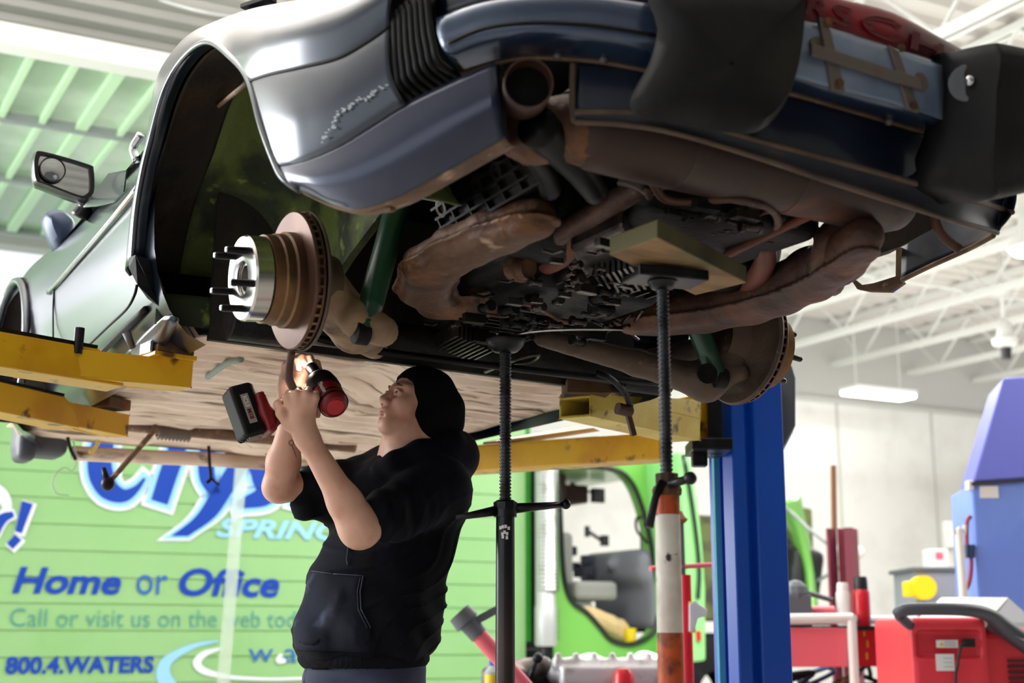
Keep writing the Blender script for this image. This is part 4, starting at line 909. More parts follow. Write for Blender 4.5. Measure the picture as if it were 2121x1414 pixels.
# --- bumper blade across the tail
cA = [(905, 40), (1000, 8), (1100, -5), (1230, -5), (1360, 12), (1500, 22), (1665, 44), (1740, 65), (1842, 98), (1935, 128), (2030, 165)]
cB = [(908, 75), (1000, 42), (1100, 30), (1230, 30), (1360, 52), (1500, 75), (1655, 105), (1730, 125), (1855, 160), (1945, 190), (2042, 230)]
cC = [(925, 112), (1000, 82), (1100, 70), (1230, 76), (1360, 97), (1500, 127), (1645, 160), (1720, 184), (1869, 224), (1958, 255), (2052, 290)]
cD = [(955, 150), (1030, 128), (1100, 117), (1230, 124), (1350, 146), (1500, 168), (1631, 191), (1715, 214), (1860, 256), (1925, 276), (2055, 322)]
R_ = [[p + V3(.02, .05, .02) for p in px(cA, .03)], px(cA, .004), px(cB, -.006), px(cC, .0), px(cD, .07)]
bl = MB().grid(loft(R_, 5, 6)).build('bumper_blade', M['bumper_face'], car, smooth=True, thick=.004)
MB().tube(spline(px([(u + 4, v - 22) for u, v in cC[:5]], -.010), 6), .004, 6).build('bumper_groove', M['engine_black'], bl, smooth=True)
MB().tube(spline(px(cD, .072), 5), .007, 6).build('bumper_flange', M['undercoat'], bl, smooth=True)
for u, v in ((1250, 124), (1155, 117), (1840, 252)): MB().sphere(P(u, v, .06), .008, 8).build('bolt', M['bracket_grey'], bl, smooth=True)
up = [[P(u, v - 4, .045) for u, v in cA[:6]], [P(u, v - 60, .05) for u, v in cA[:6]], [P(u, v - 130, .09) for u, v in cA[:6]]]
MB().grid(loft(up, 4, 4)).build('tail_panel', PT, car, smooth=True, thick=.003)
# reflector strip and licence bracket
ra = [(1480, -10), (1600, 18), (1672, 42), (1740, 63), (1842, 97), (1935, 127), (2000, 152)]
rb = [(1500, -90), (1610, -50), (1690, -22), (1745, -2), (1850, 26), (1945, 76), (2012, 112)]
rf = MB().grid(loft([px(ra, .02), px([((a[0] + b[0])/2, (a[1] + b[1])/2) for a, b in zip(ra, rb)], .012), px(rb, .02), [p + V3(0, .04, .01) for p in px(rb, .02)]], 4, 4)).build('reflector_strip', M['reflector_red'], car, smooth=True)
def bar(a, b, wdt, i, m, mb):
    A = P(*a, i); B = P(*b, i); return mb.beam(A, B, .012, wdt, (0, 0, 1))
lb = MB(); e = -.022
for (a, b, wd) in (((1708, 32), (1738, 190), 32), ((1853, 92), (1895, 230), 30)):
    p = [P(a[0] - wd*.35, a[1], e), P(a[0] + wd*.3, a[1] + 14, e), P(b[0] + wd*.45, b[1] + 2, e), P(b[0] - wd*.45, b[1] - 6, e)]
    lb.prism(p, (0, .010, 0))
p = [P(1682, 88, -.034), P(1910, 162, -.034), P(1912, 186, -.034), P(1682, 114, -.034)]; lb.prism(p, (0, .008, 0))
lo = lb.build('licence_bracket', M['bracket_grey'], car, bevel=.002)
for u, v in ((1692, 100), (1901, 170), (1714, 46), (1738, 172), (1866, 100), (1891, 220)): MB().lathe(P(u, v, e - .001), (0, -1, 0), [(0, .0075), (.005, .0075), (.006, 0)], 10).build('bolt', M['rusty_pad'], lo, smooth=30)
for u, v in ((1690, 98), (1903, 172)): MB().lathe(P(u, v, e + .012), (0, -1, 0), [(-.012, .018), (.006, .018), (.006, 0)], 16).build('mount', M['bracket_grey'], lo, smooth=40)
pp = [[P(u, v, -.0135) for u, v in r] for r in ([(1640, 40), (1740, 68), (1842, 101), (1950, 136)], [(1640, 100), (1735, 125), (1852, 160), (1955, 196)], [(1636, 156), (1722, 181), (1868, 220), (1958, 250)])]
MB().grid(loft(pp, 6, 5)).build('blade_reflection', mat('pale_blue', (134, 150, 178), .35, .2, coat=.5, mix=[((160, 172, 194), 6, .5, .66), ((96, 112, 142), 3, .55, .7)]), bl, smooth=True, thick=.003)  # pale skin added on the blade, ceiling reflection put into its colour
vv_, ff_ = letters('PORSCHE', offset=.02, space=1.25); x0, x1 = vv_[:, 0].min(), vv_[:, 0].max(); hh = vv_[:, 1].max()
pts_ = []
for q in vv_:
    fx_ = (q[0] - x0)/(x1 - x0); fy_ = q[1]/hh; j = fx_*6*.999; i0 = int(j); t = j - i0
    lo1 = np.array(ra[i0])*(1 - t) + np.array(ra[i0 + 1])*t; hi1 = np.array(rb[i0])*(1 - t) + np.array(rb[i0 + 1])*t
    m_ = lo1*(1 - (.2 + .6*fy_)) + hi1*(.2 + .6*fy_); pts_.append(P(m_[0], m_[1], .0075))
MB().add(pts_, ff_).build('lettering', mat('reflector_dark', (104, 26, 36), .5), rf)
# --- centre valance with its rolled lip
vt = [(1188, 132), (1300, 138), (1350, 147), (1500, 170), (1631, 192), (1715, 215), (1860, 257), (1925, 277), (2050, 325), (2100, 350)]
vm = [(1186, 185), (1295, 186), (1375, 196), (1535, 230), (1680, 270), (1762, 300), (1895, 335), (1985, 360), (2070, 392), (2105, 405)]
vb_ = [(1190, 232), (1290, 231), (1400, 240), (1570, 290), (1700, 325), (1808, 355), (1930, 389), (2010, 412), (2075, 432), (2098, 440)]
vr = [(1190, 252), (1290, 257), (1400, 275), (1560, 322), (1700, 369), (1808, 404), (1930, 442), (2000, 464), (2048, 476), (2066, 482)]
cv = MB().grid(loft([px(vt, .075), px(vm, .066), px(vb_, .06)], 5, 6)).build('centre_valance', mat('paint_dark', (20, 32, 56), .35, .4, coat=.4, mix=[((34, 42, 62), 5, .5, .7)]), car, smooth=True, thick=.004)
MB().grid(loft([px(vb_, .05), px([((a[0] + b[0])/2, (a[1] + b[1])/2) for a, b in zip(vb_, vr)], .058), px(vr, .062)], 5, 4)).build('valance_lip', M['paint_inner'], cv, smooth=True, thick=.004)
for row, i in ((vb_, .047), (vr, .06)): MB().tube(spline(px(row, i), 5), .0055, 6).build('lip_bead', M['lip_tan'], cv, smooth=True)
MB().tube(spline(px([(1188, 132), (1186, 170), (1186, 210), (1190, 252)], .06), 4), .006, 6).build('lip_bead', M['lip_tan'], cv, smooth=True)
# right-hand tail corner seen from inside and below
X7 = lambda u, v, x: CF(u, v, X=x)
rows = [[P(2098, 350, .06), P(2085, 400, .06), P(2070, 440, .06), P(2064, 482, .06)],
        [X7(2118, 355, .66), X7(2100, 410, .66), X7(2078, 455, .66), X7(2058, 487, .68)],
        [X7(2085, 380, .78), X7(2070, 420, .78), X7(2040, 455, .78), X7(2005, 514, .75)],
        [X7(2000, 400, .82), X7(1970, 430, .82), X7(1940, 480, .81), X7(1930, 550, .78)],
        [X7(1920, 420, .85), X7(1890, 460, .85), X7(1872, 510, .84), X7(1868, 580, .80)]]
MB().grid(loft(rows, 5, 5)).build('tail_corner', M['paint_inner'], car, smooth=True, thick=.006)
MB().tube(spline([X7(1868, 580, .80), X7(1925, 552, .78), X7(2005, 516, .75), X7(2058, 488, .68)], 5), .006, 6).build('corner_bead', M['undercoat'], car, smooth=True)
hs = MB().tube(spline([X7(1945, 415, .62), X7(1937, 450, .62), X7(1950, 485, .64), X7(1988, 517, .68)], 6), .011, 8)
hs.build('brake_duct', M['rust_pipe_dark'], car, smooth=True)
tip = [X7(1856, 515, .82), X7(1868, 512, .84), X7(1866, 575, .85), X7(1872, 585, .85), X7(1845, 604, .86), X7(1800, 603, .86), X7(1775, 598, .86), X7(1760, 575, .86), X7(1770, 578, .86), X7(1785, 590, .86), X7(1810, 586, .86), X7(1855, 572, .85)]
MB().prism(tip, (.014, .006, 0)).build('arch_stub', M['undercoat'], car)
MB().sphere(X7(1850, 592, .865), .018, 12, (.5, 1.6, .8)).build('lamp_lens', mat('lens_blue', (20, 70, 190), .2), car, smooth=True)
ip = [CF(u, v, Y=-.62) for u, v in [(1700, 470), (1790, 440), (1880, 430), (1950, 430), (1930, 475), (1862, 512), (1800, 532), (1745, 560), (1715, 560)]]
MB().prism(ip, (.02, .05, 0)).build('inner_arch_panel', M['liner'], car)
# --- black bumper guards
og = [(1360, -40), (1362, 60), (1345, 130), (1312, 190), (1306, 225), (1335, 246), (1430, 262), (1520, 275), (1570, 272), (1612, 235), (1645, 170), (1662, 90), (1668, 0), (1668, -40)]
def guard(og, din, dout, name):
    n = len(og); base = [P(u, v, din) for u, v in og]; c = sum(base)/n
    rim = [P(u, v, dout) for u, v in og]; ct = sum(rim)/n
    f = [ct + (p - ct)*.90 + V3(0, -.022, .002) for p in rim]; f2 = [ct + (p - ct)*.55 + V3(0, -.034, .0) for p in rim]; f3 = [ct + (p - ct)*.02 + V3(0, -.036, .0) for p in rim]
    B = [spline(r, 4, True) for r in (base, rim, f, f2, f3)]
    mids = [[a*.3 + b*.7 for a, b in zip(B[1], B[2])]]
    return MB().grid([B[0], B[1], B[2], B[3], B[4]], close=True).build(name, M['black_rubber'], car, smooth=50)
guard(og, .03, -.055, 'bumper_guard')
og2 = [(1932, 126), (1990, 106), (2062, 90), (2128, 104), (2200, 122), (2235, 200), (2225, 300), (2180, 372), (2110, 405), (2060, 408), (1990, 396), (1925, 382), (1893, 366), (1890, 345), (1905, 300), (1920, 240), (1930, 180)]
# right guard: outer box with its own picked depths
gy = -1.235
Q = lambda u, v, y: CF(u, v, Y=y)
front = [Q(2062, 92, gy), Q(2135, 106, gy), Q(2240, 130, gy), Q(2240, 330, gy), Q(2190, 372, gy + .02), Q(2110, 405, gy + .05), Q(2050, 408, gy + .06), Q(2062, 300, gy + .01), Q(2064, 200, gy)]
side = [Q(2064, 92, gy), Q(2060, 300, gy + .01), Q(2052, 408, gy + .06), Q(1985, 396, gy + .10), Q(1922, 383, gy + .13), Q(1892, 366, gy + .15), Q(1890, 345, gy + .15), Q(1912, 290, gy + .14), Q(1928, 200, gy + .13), Q(1932, 126, gy + .12), Q(1990, 106, gy + .07)]
gm = MB(); lo_ = [p + V3(0, .0, 0) for p in side]
cs = [(2062, 90), (2062, 200), (2060, 300), (2056, 370), (2050, 408)]
rowsG = [[Q(1932, 126, gy + .13), Q(1930, 190, gy + .14), Q(1915, 280, gy + .15), Q(1896, 330, gy + .16), Q(1891, 362, gy + .16)],
         [Q(1960, 116, gy + .09), Q(1958, 190, gy + .09), Q(1945, 280, gy + .10), Q(1925, 345, gy + .12), Q(1922, 382, gy + .13)],
         [Q(2000, 104, gy + .05), Q(2000, 190, gy + .05), Q(1995, 290, gy + .06), Q(1988, 360, gy + .08), Q(1985, 395, gy + .10)],
         [Q(2058, 92, gy + .004), Q(2058, 190, gy + .004), Q(2054, 290, gy + .012), Q(2052, 370, gy + .04), Q(2050, 407, gy + .06)],
         [Q(2070, 92, gy), Q(2070, 190, gy), Q(2068, 290, gy + .008), Q(2066, 370, gy + .036), Q(2062, 408, gy + .06)],
         [Q(2130, 104, gy + .004), Q(2130, 190, gy + .004), Q(2130, 290, gy + .01), Q(2125, 360, gy + .035), Q(2110, 400, gy + .06)],
         [Q(2230, 128, gy + .02), Q(2230, 190, gy + .02), Q(2230, 290, gy + .03), Q(2220, 345, gy + .05), Q(2190, 380, gy + .07)]]
top_ = [[r[0] + V3(0, .12 if k > 2 else .04, .01) for k, r in enumerate(rowsG)]]
G2 = [[r[0] + V3(.0, .16 if k > 1 else .03, .012)] + r + [r[-1] + V3(0, .12, .02)] for k, r in enumerate(rowsG)]
g2 = MB().grid(loft(G2, 3, 3)).build('bumper_guard', M['black_rubber'], car, smooth=60, thick=.004)
q = Q(2007, 172, gy + .045); MB().lathe(q, (-.75, -.65, 0), [(-.004, .036), (.003, .036), (.004, .030), (.002, .022), (.002, 0)], 20).build('lamp_socket', M['grey_plastic'], g2, smooth=40)
MB().sphere(q + V3(-.006, -.008, 0), .011, 10).build('bulb', M['chrome'], g2, smooth=True)
q = CF(535, 8, X=-.72); MB().box(q, (.035, .09, .012), rot((0, 0, 1), 25)).box(q + V3(.01, -.05, .006), (.02, .03, .02)).build('deck_clip', M['black_plastic'], car, bevel=.003)
# --- wheel housing
ring0 = LP + [CF(572, 342, X=-.858), CF(622, 394, X=-.83)]
def ringat(x, sc, k):
    c = V3(0, .05, .10); out = []
    for q0 in ring0:
        q = q0.copy(); q[0] = 0; d = q - c; d[0] = 0
        out.append(c + d*sc + V3(x, -.03*k if q[1] < 0 else .05*k, .02*k))
    return out
MB().grid(loft([ringat(x, sc, k) for x, sc, k in ((-.845, 1.01, 0), (-.82, 1.03, .3), (-.78, 1.06, .6), (-.73, 1.07, .9), (-.70, 1.07, 1))], 5, 3)).build('wheel_housing', M['liner'], car, smooth=True, thick=.004)
MB().grid(loft([ringat(x, sc, 1) for x, sc in ((-.70, 1.07), (-.60, 1.05), (-.52, .96), (-.46, .80), (-.43, .55), (-.425, .25), (-.42, .02))], 5, 4)).build('inner_wing', M['liner_green'], car, smooth=True, thick=.004)
MB().grid(loft([[V3(x, .58 + .03*(x < -.7), z) for z in (-.13, -.09, -.05)] for x in (-.78, -.68, -.55, -.42)], 3, 3)).build('wheel_well_front', M['liner_green'], car, smooth=True, thick=.006)
MB().tube(spline([CF(512, 172, X=-.84), CF(450, 222, X=-.72), CF(400, 268, X=-.62)], 4), .006, 6).build('housing_seam', M['undercoat'], car, smooth=True)
wr = MB().tube(spline([CF(418, 200, X=-.66), CF(436, 190, X=-.66), CF(448, 168, X=-.66), CF(466, 160, X=-.66), CF(462, 175, X=-.66)], 5), .0035, 6); wr.build('housing_wire', M['bracket_grey'], car, smooth=True)
st = [CF(266, 533, X=-.86), CF(280, 527, X=-.86), CF(296, 560, X=-.84), CF(310, 595, X=-.81), CF(330, 632, X=-.78), CF(330, 636, X=-.78), CF(305, 618, X=-.80), CF(285, 590, X=-.84), CF(268, 555, X=-.86)]
MB().prism(st, (.05, .03, 0)).build('stone_guard', M['black_rubber'], car, bevel=.004)
q = CF(345, 640, X=-.74); S = SDF(q - .1, q + .1, .006); S.ell(q, (.035, .03, .022), k=.01); S.mb().build('jacking_plug', M['liner'], car, smooth=True)
# --- flank: door, front wing, sills; greenhouse and roof close the body
def xs(z): return np.interp(z, [-.19, -.165, -.12, -.05, .05, .15, .25, .33, .38], [-.66, -.72, -.765, -.80, -.822, -.828, -.822, -.805, -.78])
def nose(y): return 1 - max(0, (y - 2.45)/.62)**2.2*.30
ys = list(np.linspace(.52, 3.06, 52)); zs = [-.185, -.165, -.14, -.11, -.07, -.02, .04, .10, .16, .22, .28, .33, .37]
fl = MB(); vid = {}
for i, y in enumerate(ys):
    drop = max(0, (y - 1.9)/1.2)
    for j, z in enumerate(zs):
        zz = -.185 + (z + .185)*(1 - .25*drop**2)
        fl_x = xs(z)*nose(y) - .03*math.exp(-((y - 2.27)/.35)**2)*(1 if z > -.05 else .3)
        vid[i, j] = len(fl.v); fl.v.append((fl_x, y, zz))
for i in range(len(ys) - 1):
    for j in range(len(zs) - 1):
        yc = (ys[i] + ys[i + 1])/2; zc = (zs[j] + zs[j + 1])/2
        if (yc - 2.27)**2 + (zc + .03)**2 < .335**2: continue
        fl.f.append((vid[i, j], vid[i + 1, j], vid[i + 1, j + 1], vid[i, j + 1]))
fo = fl.build('door_and_wing', PT, car, smooth=True)
fr_ = MB(); fr_.v = [(-x, y, z) for x, y, z in fl.v]; fr_.f = [q for q in fl.f]; fr_.build('door_and_wing', PT, car, smooth=True)
arc = [V3(-.852, 2.27 + .345*math.cos(t), -.03 + .345*math.sin(t)) for t in np.linspace(-.3, math.pi + .3, 24)]
MB().tube(arc, .014, 8).build('arch_lip', PT, car, smooth=True)
for sgn in (-1, 1):
    hr = [[V3(sgn*x, 2.27 + .36*math.cos(t), -.03 + .36*math.sin(t)) for t in np.linspace(-.3, math.pi + .3, 16)] for x in (.84, .6, .44)]
    MB().grid(hr).build('wheel_housing', M['liner'], car, smooth=True, thick=.004)
gh = []
for y, bz, tz, wx in ((.48, .38, .80, .50), (.8, .38, .89, .55), (1.1, .37, .88, .56), (1.35, .37, .76, .56), (1.6, .36, .55, .60), (1.85, .35, .44, .62), (2.3, .31, .38, .60), (2.75, .24, .28, .50), (3.06, .14, .16, .40)):
    n_ = nose(y); b = .80*n_
    gh.append([V3(-b, y, bz), V3(-b*.93, y, bz + .04), V3(-wx - .04, y, bz + (tz - bz)*.7), V3(-wx*.7, y, tz - .02), V3(0, y, tz), V3(wx*.7, y, tz - .02), V3(wx + .04, y, bz + (tz - bz)*.7), V3(b*.93, y, bz + .04), V3(b, y, bz)])
MB().grid(loft(gh, 3, 4)).build('roof_and_bonnet', PT, car, smooth=True)
dk = [[r for r in TOPROW[3:]]]; mir = lambda p: V3(-p[0], p[1], p[2])
L5 = [V3(-.62, .50, .46)] + [p for p in TOPROW[4:]]
cen = [V3(0, .48, .80)] + [V3(0, p[1], max(p[2] + .10, .30)) for p in L5[1:]]
MB().grid(loft([L5, [a*.5 + b*.5 + V3(0, 0, .03) for a, b in zip(L5, cen)], cen, [mir(a*.5 + b*.5) + V3(0, 0, .03) for a, b in zip(L5, cen)], [mir(a) for a in L5]], 3, 4)).build('rear_deck', PT, car, smooth=True, thick=.004)
rq = []
for p, a, b, c in zip(LP, r2, r3, r5): rq.append([mir(p), mir(a), mir(b), mir(c)])
MB().grid(loft([list(x) for x in zip(*rq)], 4, 4)).build('quarter_panel', PT, car, smooth=True, thick=.003)
# window glass, trims, shut lines
gl = [CF(u, v, X=-.80) for u, v in [(278, 355), (240, 362), (215, 395), (186, 432), (215, 430), (252, 420), (272, 400)]]
MB().prism([p + V3(-.022, 0, 0) for p in gl], (.004, 0, 0)).build('quarter_window', M['glass_dark'], car)
MB().tube(spline([CF(u, v, X=-.834) for u, v in [(289, 383), (240, 443), (190, 503), (150, 550), (118, 588), (100, 606)]], 4), .008, 8).build('belt_trim', M['chrome'], car, smooth=True)
MB().tube(spline([CF(u, v, X=-.83) for u, v in [(112, 600), (110, 640), (110, 705)]], 4), .003, 6).build('door_shut_line', M['engine_black'], car, smooth=True)
MB().tube(spline([CF(u, v, X=-.83) for u, v in [(284, 590), (278, 612), (262, 640), (225, 675), (180, 718)]], 5), .004, 6).build('door_shut_line', M['engine_black'], car, smooth=True)
MB().tube(spline([CF(u, v, X=-.79) for u, v in [(302, 640), (250, 690), (205, 735)]], 4), .009, 8).build('sill_trim', M['black_rubber'], car, smooth=True)
sp = [[CF(u, v, X=x) for u, v, x in r] for r in ([(340, 655, -.775), (300, 690, -.78), (258, 735, -.78)], [(362, 655, -.76), (325, 705, -.76), (270, 760, -.76)], [(373, 665, -.735), (335, 725, -.735), (280, 785, -.735)], [(360, 690, -.70), (330, 735, -.70), (280, 790, -.70)])]
MB().grid(loft(sp, 4, 5)).build('sill', PT, car, smooth=True, thick=.004)
MB().tube([CF(262, 688, X=-.80), CF(275, 722, X=-.78)], [.012, .008], 10).build('jack_tube', M['grey_plastic'], car, smooth=True)
# door mirror and the shell below it
mo = [(72, 322), (88, 316), (180, 342), (192, 354), (193, 396), (184, 410), (165, 412), (92, 384), (74, 376), (69, 350)]
mp = [CF(u, v, Y=1.33) for u, v in mo]; mc = sum(mp)/len(mp)
mk = MB().grid([spline([mc + (p - mc)*f + V3(.0, dy, dz) for p in mp], 4, True) for f, dy, dz in ((.84, .004, 0), (.86, -.012, 0), (1, -.012, 0), (1.04, .02, 0), (.9, .07, 0), (.5, .095, -.005), (.02, .10, -.005))], close=True)
mr_ = mk.build('door_mirror', M['dark_trim'], car, smooth=60)
MB().add([mc + (p - mc)*.86 + V3(0, -.002, 0) for p in spline(mp, 4, True)], [tuple(range(40))]).build('mirror_glass', M['mirror_glass'], mr_)
q = CF(108, 352, Y=1.32); MB().lathe(q, (0, -1, 0), [(0, .037), (.006, .037), (.006, .034), (.0075, .02), (.008, 0)], 28).build('blind_spot_mirror', M['mirror_glass'], mr_, smooth=40)
MB().lathe(q, (0, -1, 0), [(0, .0385), (.008, .0385), (.008, .035)], 28).build('spot_rim', M['dark_trim'], mr_, smooth=40)
MB().tube(spline([CF(176, 405, Y=1.38), CF(178, 425, Y=1.40), CF(168, 448, Y=1.42)], 4), [.030, .022, .032], 12).build('mirror_stalk', M['dark_trim'], mr_, smooth=True)
q = [CF(u, v, Y=1.80) for u, v in [(97, 440), (120, 434), (136, 440), (155, 462), (148, 500), (124, 518), (110, 500), (96, 465)]]; qc = sum(q)/len(q)
MB().grid([spline([qc + (p - qc)*f + V3(0, dy, 0) for p in q], 3, True) for f, dy in ((.02, -.03), (.7, -.028), (1, .0), (1, .06), (.6, .1))], close=True).build('mirror_shell', mat('shell_blue', (58, 72, 98), .4, .2), car, smooth=60)
q = CF(290, 300, X=-.80); MB().tube(spline([q + V3(0, .02, -.04), q + V3(-.01, .03, .0), q + V3(.0, .0, .03)], 5), .012, 8).build('window_latch', M['chrome'], car, smooth=True)
# --- floor pan
fp = []; NX, NY = 57, 97
for j in range(NY):
    y = .60 + 2.30*j/(NY - 1); r = []
    for i in range(NX):
        x = -.72 + 1.44*i/(NX - 1)
        z = -.133 - .012*(1 if (y*9) % 1 < .62 else 0)*(1 if abs(x) > .14 and abs(abs(x) - .42) < .24 else 0)
        if abs(x) < .12: z += .05*(1 - (x/.12)**2)*(y < 2.2)
        z += .004*math.sin(x*23 + y*5)*math.sin(y*13)
        if abs(x) > .66: z += .02 - (.035 if abs(x) < .69 else 0)
        r.append(V3(x, y, z))
    fp.append(r)
MB().grid(fp).build('floor_pan', M['pan'], car, smooth=True, thick=.003)
for x in (-.34, .30): MB().lathe((x, .95, -.138), (0, 0, 1), [(0, .0), (-.004, .06), (-.01, .07), (-.003, .10), (.003, .13)], 28).build('pan_pressing', M['pan'], car, smooth=True)
MB().box((0, .58, .05), (1.3, .02, .42)).build('bulkhead', M['liner'], car)
MB().prism([V3(-.45, .60, -.12), V3(-.45, .60, .25), V3(-.45, .0, .25), V3(-.45, -.02, .06), V3(-.45, .16, .0), V3(-.45, .30, -.06)], (.02, 0, 0)).build('inner_wing_plate', M['liner_green'], car)
MB().tube([CF(430, 780, Z=-.15), CF(470, 752, Z=-.15), CF(500, 744, Z=-.15), CF(392, 800, Z=-.15)][0:3], .009, 8, smooth=5).build('pan_seam', mat('seam_grey', (150, 168, 160), .7), car, smooth=True)
# --- front end under the nose
MB().grid(loft([[V3(x, 2.92, -.135), V3(x, 3.02, -.10), V3(x*.97, 3.08, .0), V3(x*.95, 3.08, .12)] for x in (-.62, -.3, 0, .3, .62)], 3, 3)).build('front_bumper', PT, car, smooth=True, thick=.004)
MB().tube([CF(150, 938, Y=2.9), CF(300, 946, Y=2.9), CF(420, 950, Y=2.9), CF(548, 958, Y=2.9), CF(700, 945, Y=2.9)], .030, 12).build('front_crossmember', M['pan'], car, smooth=True)
MB().grid(loft([[V3(x, 2.86, -.125), V3(x, 2.98, -.118), V3(x, 3.06, -.09)] for x in (-.62, -.3, 0, .3, .62)], 3, 3)).build('front_apron', M['liner'], car, smooth=True, thick=.004)
MB().tube([V3(-.5, 2.3, -.15), V3(.5, 2.3, -.15)], .022, 12).build('steering_rack', M['undercoat'], car, smooth=True)
S = SDF((-.80, 2.80, -.30), (-.40, 3.15, .06), .009)
S.rbox(CF(85, 912, Y=2.95) + V3(.0, .03, .02), (.10, .09, .085), .04, k=.02).rbox(CF(52, 905, Y=2.95), (.035, .08, .10), .025, k=.02); S.mb().build('bumper_corner', mat('corner_grey', (74, 76, 84), .5), car, smooth=True)
S = SDF((.55, 2.6, -.2), (1.1, 3.1, .25), .009); q = CF(742, 925, Y=2.85); S.rbox(q, (.10, .06, .045), .02, k=.02); S.mb().build('bumper_corner', mat('corner_grey2', (112, 108, 110), .6), car, smooth=True)
a = CF(318, 893, Y=2.25); b = CF(228, 996, Y=2.15); d = (b - a)/np.linalg.norm(b - a)
tr = MB().tube([a - d*.02, a, b], [.018, .010, .010], 10).build('tie_rod', M['undercoat'], car, smooth=True)
q = b + d*.014; MB().sphere(q, .024, 14, (1, 1, 1.1)).tube([q, q + V3(-.02, 0, .055)], [.014, .008], 10).build('ball_joint', M['stud_dark'], tr, smooth=True)
bt = MB(); a2 = CF(325, 892, Y=2.3); b2 = CF(395, 898, Y=2.3); pr_ = []
for k in range(9): pr_ += [(k/9, .022), (k/9 + .055, .034)]
L_ = np.linalg.norm(b2 - a2); bt.lathe(a2, b2 - a2, [(t*L_, r) for t, r in pr_] + [(L_, .02)], 16).build('rack_boot', mat('boot_grey', (130, 118, 108), .7), car, smooth=True)
for k, (pts, r, m) in enumerate([([(152, 912), (158, 950), (150, 975), (135, 968), (118, 978), (108, 1000), (118, 1022), (143, 1026)], .004, 'strip_clear'), ([(432, 918), (434, 960), (436, 990), (428, 1000)], .007, 'black_rubber'),
        ([(436, 988), (446, 998), (454, 1004)], .005, 'black_rubber'), ([(206, 912), (196, 928), (186, 938)], .008, 'lift_yellow_pale'), ([(535, 920), (548, 935), (562, 950)], .006, 'undercoat'), ([(140, 905), (146, 930), (157, 952)], .007, 'liner')]):
    MB().tube(spline([CF(u, v, Y=2.75) for u, v in pts], 4), r, 8).build(['hanging_wire', 'brake_hose', 'brake_hose', 'hanging_plug', 'hanging_wire', 'hanging_wire'][k], M[m], car, smooth=True)
# --- hubs
def lathe_hub(side):
    sx_ = -1 if side < 0 else 1; c = V3(-.66, -.055, -.14) if side < 0 else V3(.575, -.055, -.132)
    ax = V3(sx_, 0, -.10); ax /= np.linalg.norm(ax)
    n = lambda s: c + ax*s
    ro = MB().lathe(c, ax, [(-.012, .06), (-.012, .147), (-.009, .149), (-.005, .149), (-.005, .139), (.005, .139), (.005, .149), (.009, .149), (.012, .147), (.012, .09)], 72).build('brake_rotor', M['rotor_face'], car, smooth=35)
    vn = MB(); u_ = np.cross(ax, V3(0, 0, 1)); u_ /= np.linalg.norm(u_); v_ = np.cross(ax, u_)
    for k in range(44):
        t = 2*math.pi*k/44; rd = math.cos(t)*u_ + math.sin(t)*v_; tg = -math.sin(t)*u_ + math.cos(t)*v_
        p0 = c + rd*.144; h = [(s1*ax*.005 + s2*tg*.003 + s3*rd*.0045) for s3 in (-1, 1) for s1, s2 in ((-1, -1), (1, -1), (1, 1), (-1, 1))]
        vn.hexa([p0 + q for q in h])
    vn.build('rotor_vane', M['hat_rust'], ro); ro.children[-1]['kind'] = 'stuff'
    ht = MB().lathe(c, ax, [(.010, .104), (.03, .104), (.034, .099), (.052, .099), (.056, .096), (.078, .095), (.08, .0)], 56).build('rotor_hat', M['hat_rust'], car, smooth=30)
    if side < 0: MB().lathe(n(.080), ax, [(0, .090), (.002, .0915), (.036, .0915), (.041, .088), (.041, .040), (.039, .036), (-.01, .036)], 56).build('wheel_spacer', M['spacer_alu'], car, smooth=30)
    if side < 0: MB().lathe(n(.06), ax, [(.0, .0), (.0, .036), (.045, .036), (.052, .034), (.052, .028), (.0, .026)], 36).build('hub_bore', M['alu'], car, smooth=30)
    for k in range(5):
        t = 2*math.pi*k/5 + .25; rd = math.cos(t)*u_ + math.sin(t)*v_; p0 = n(.118 if side < 0 else .078) + rd*.065
        sd_ = MB().lathe(p0, ax, [(0, .008), (.046, .0076), (.049, .006), (.0495, 0)], 14).build('wheel_stud', M['stud_dark'], car, smooth=40)
        MB().lathe(p0 + ax*.049, ax, [(0, .0062), (.0022, .005), (.0024, 0)], 12).build('stud_tip', M['chrome'], sd_, smooth=40)
    MB().lathe(c, ax, [(-.006, .153), (-.014, .157), (-.022, .152), (-.020, .135), (-.018, .12), (-.04, .07), (-.09, .055)] if side > 0 else [(-.014, .150), (-.018, .152), (-.024, .147), (-.028, .12), (-.05, .07), (-.09, .055)], 48).build('dust_shield', M['arm_brown'], car, smooth=40)
    return c, ax
cl, axl = lathe_hub(-1); crr, axr = lathe_hub(1)
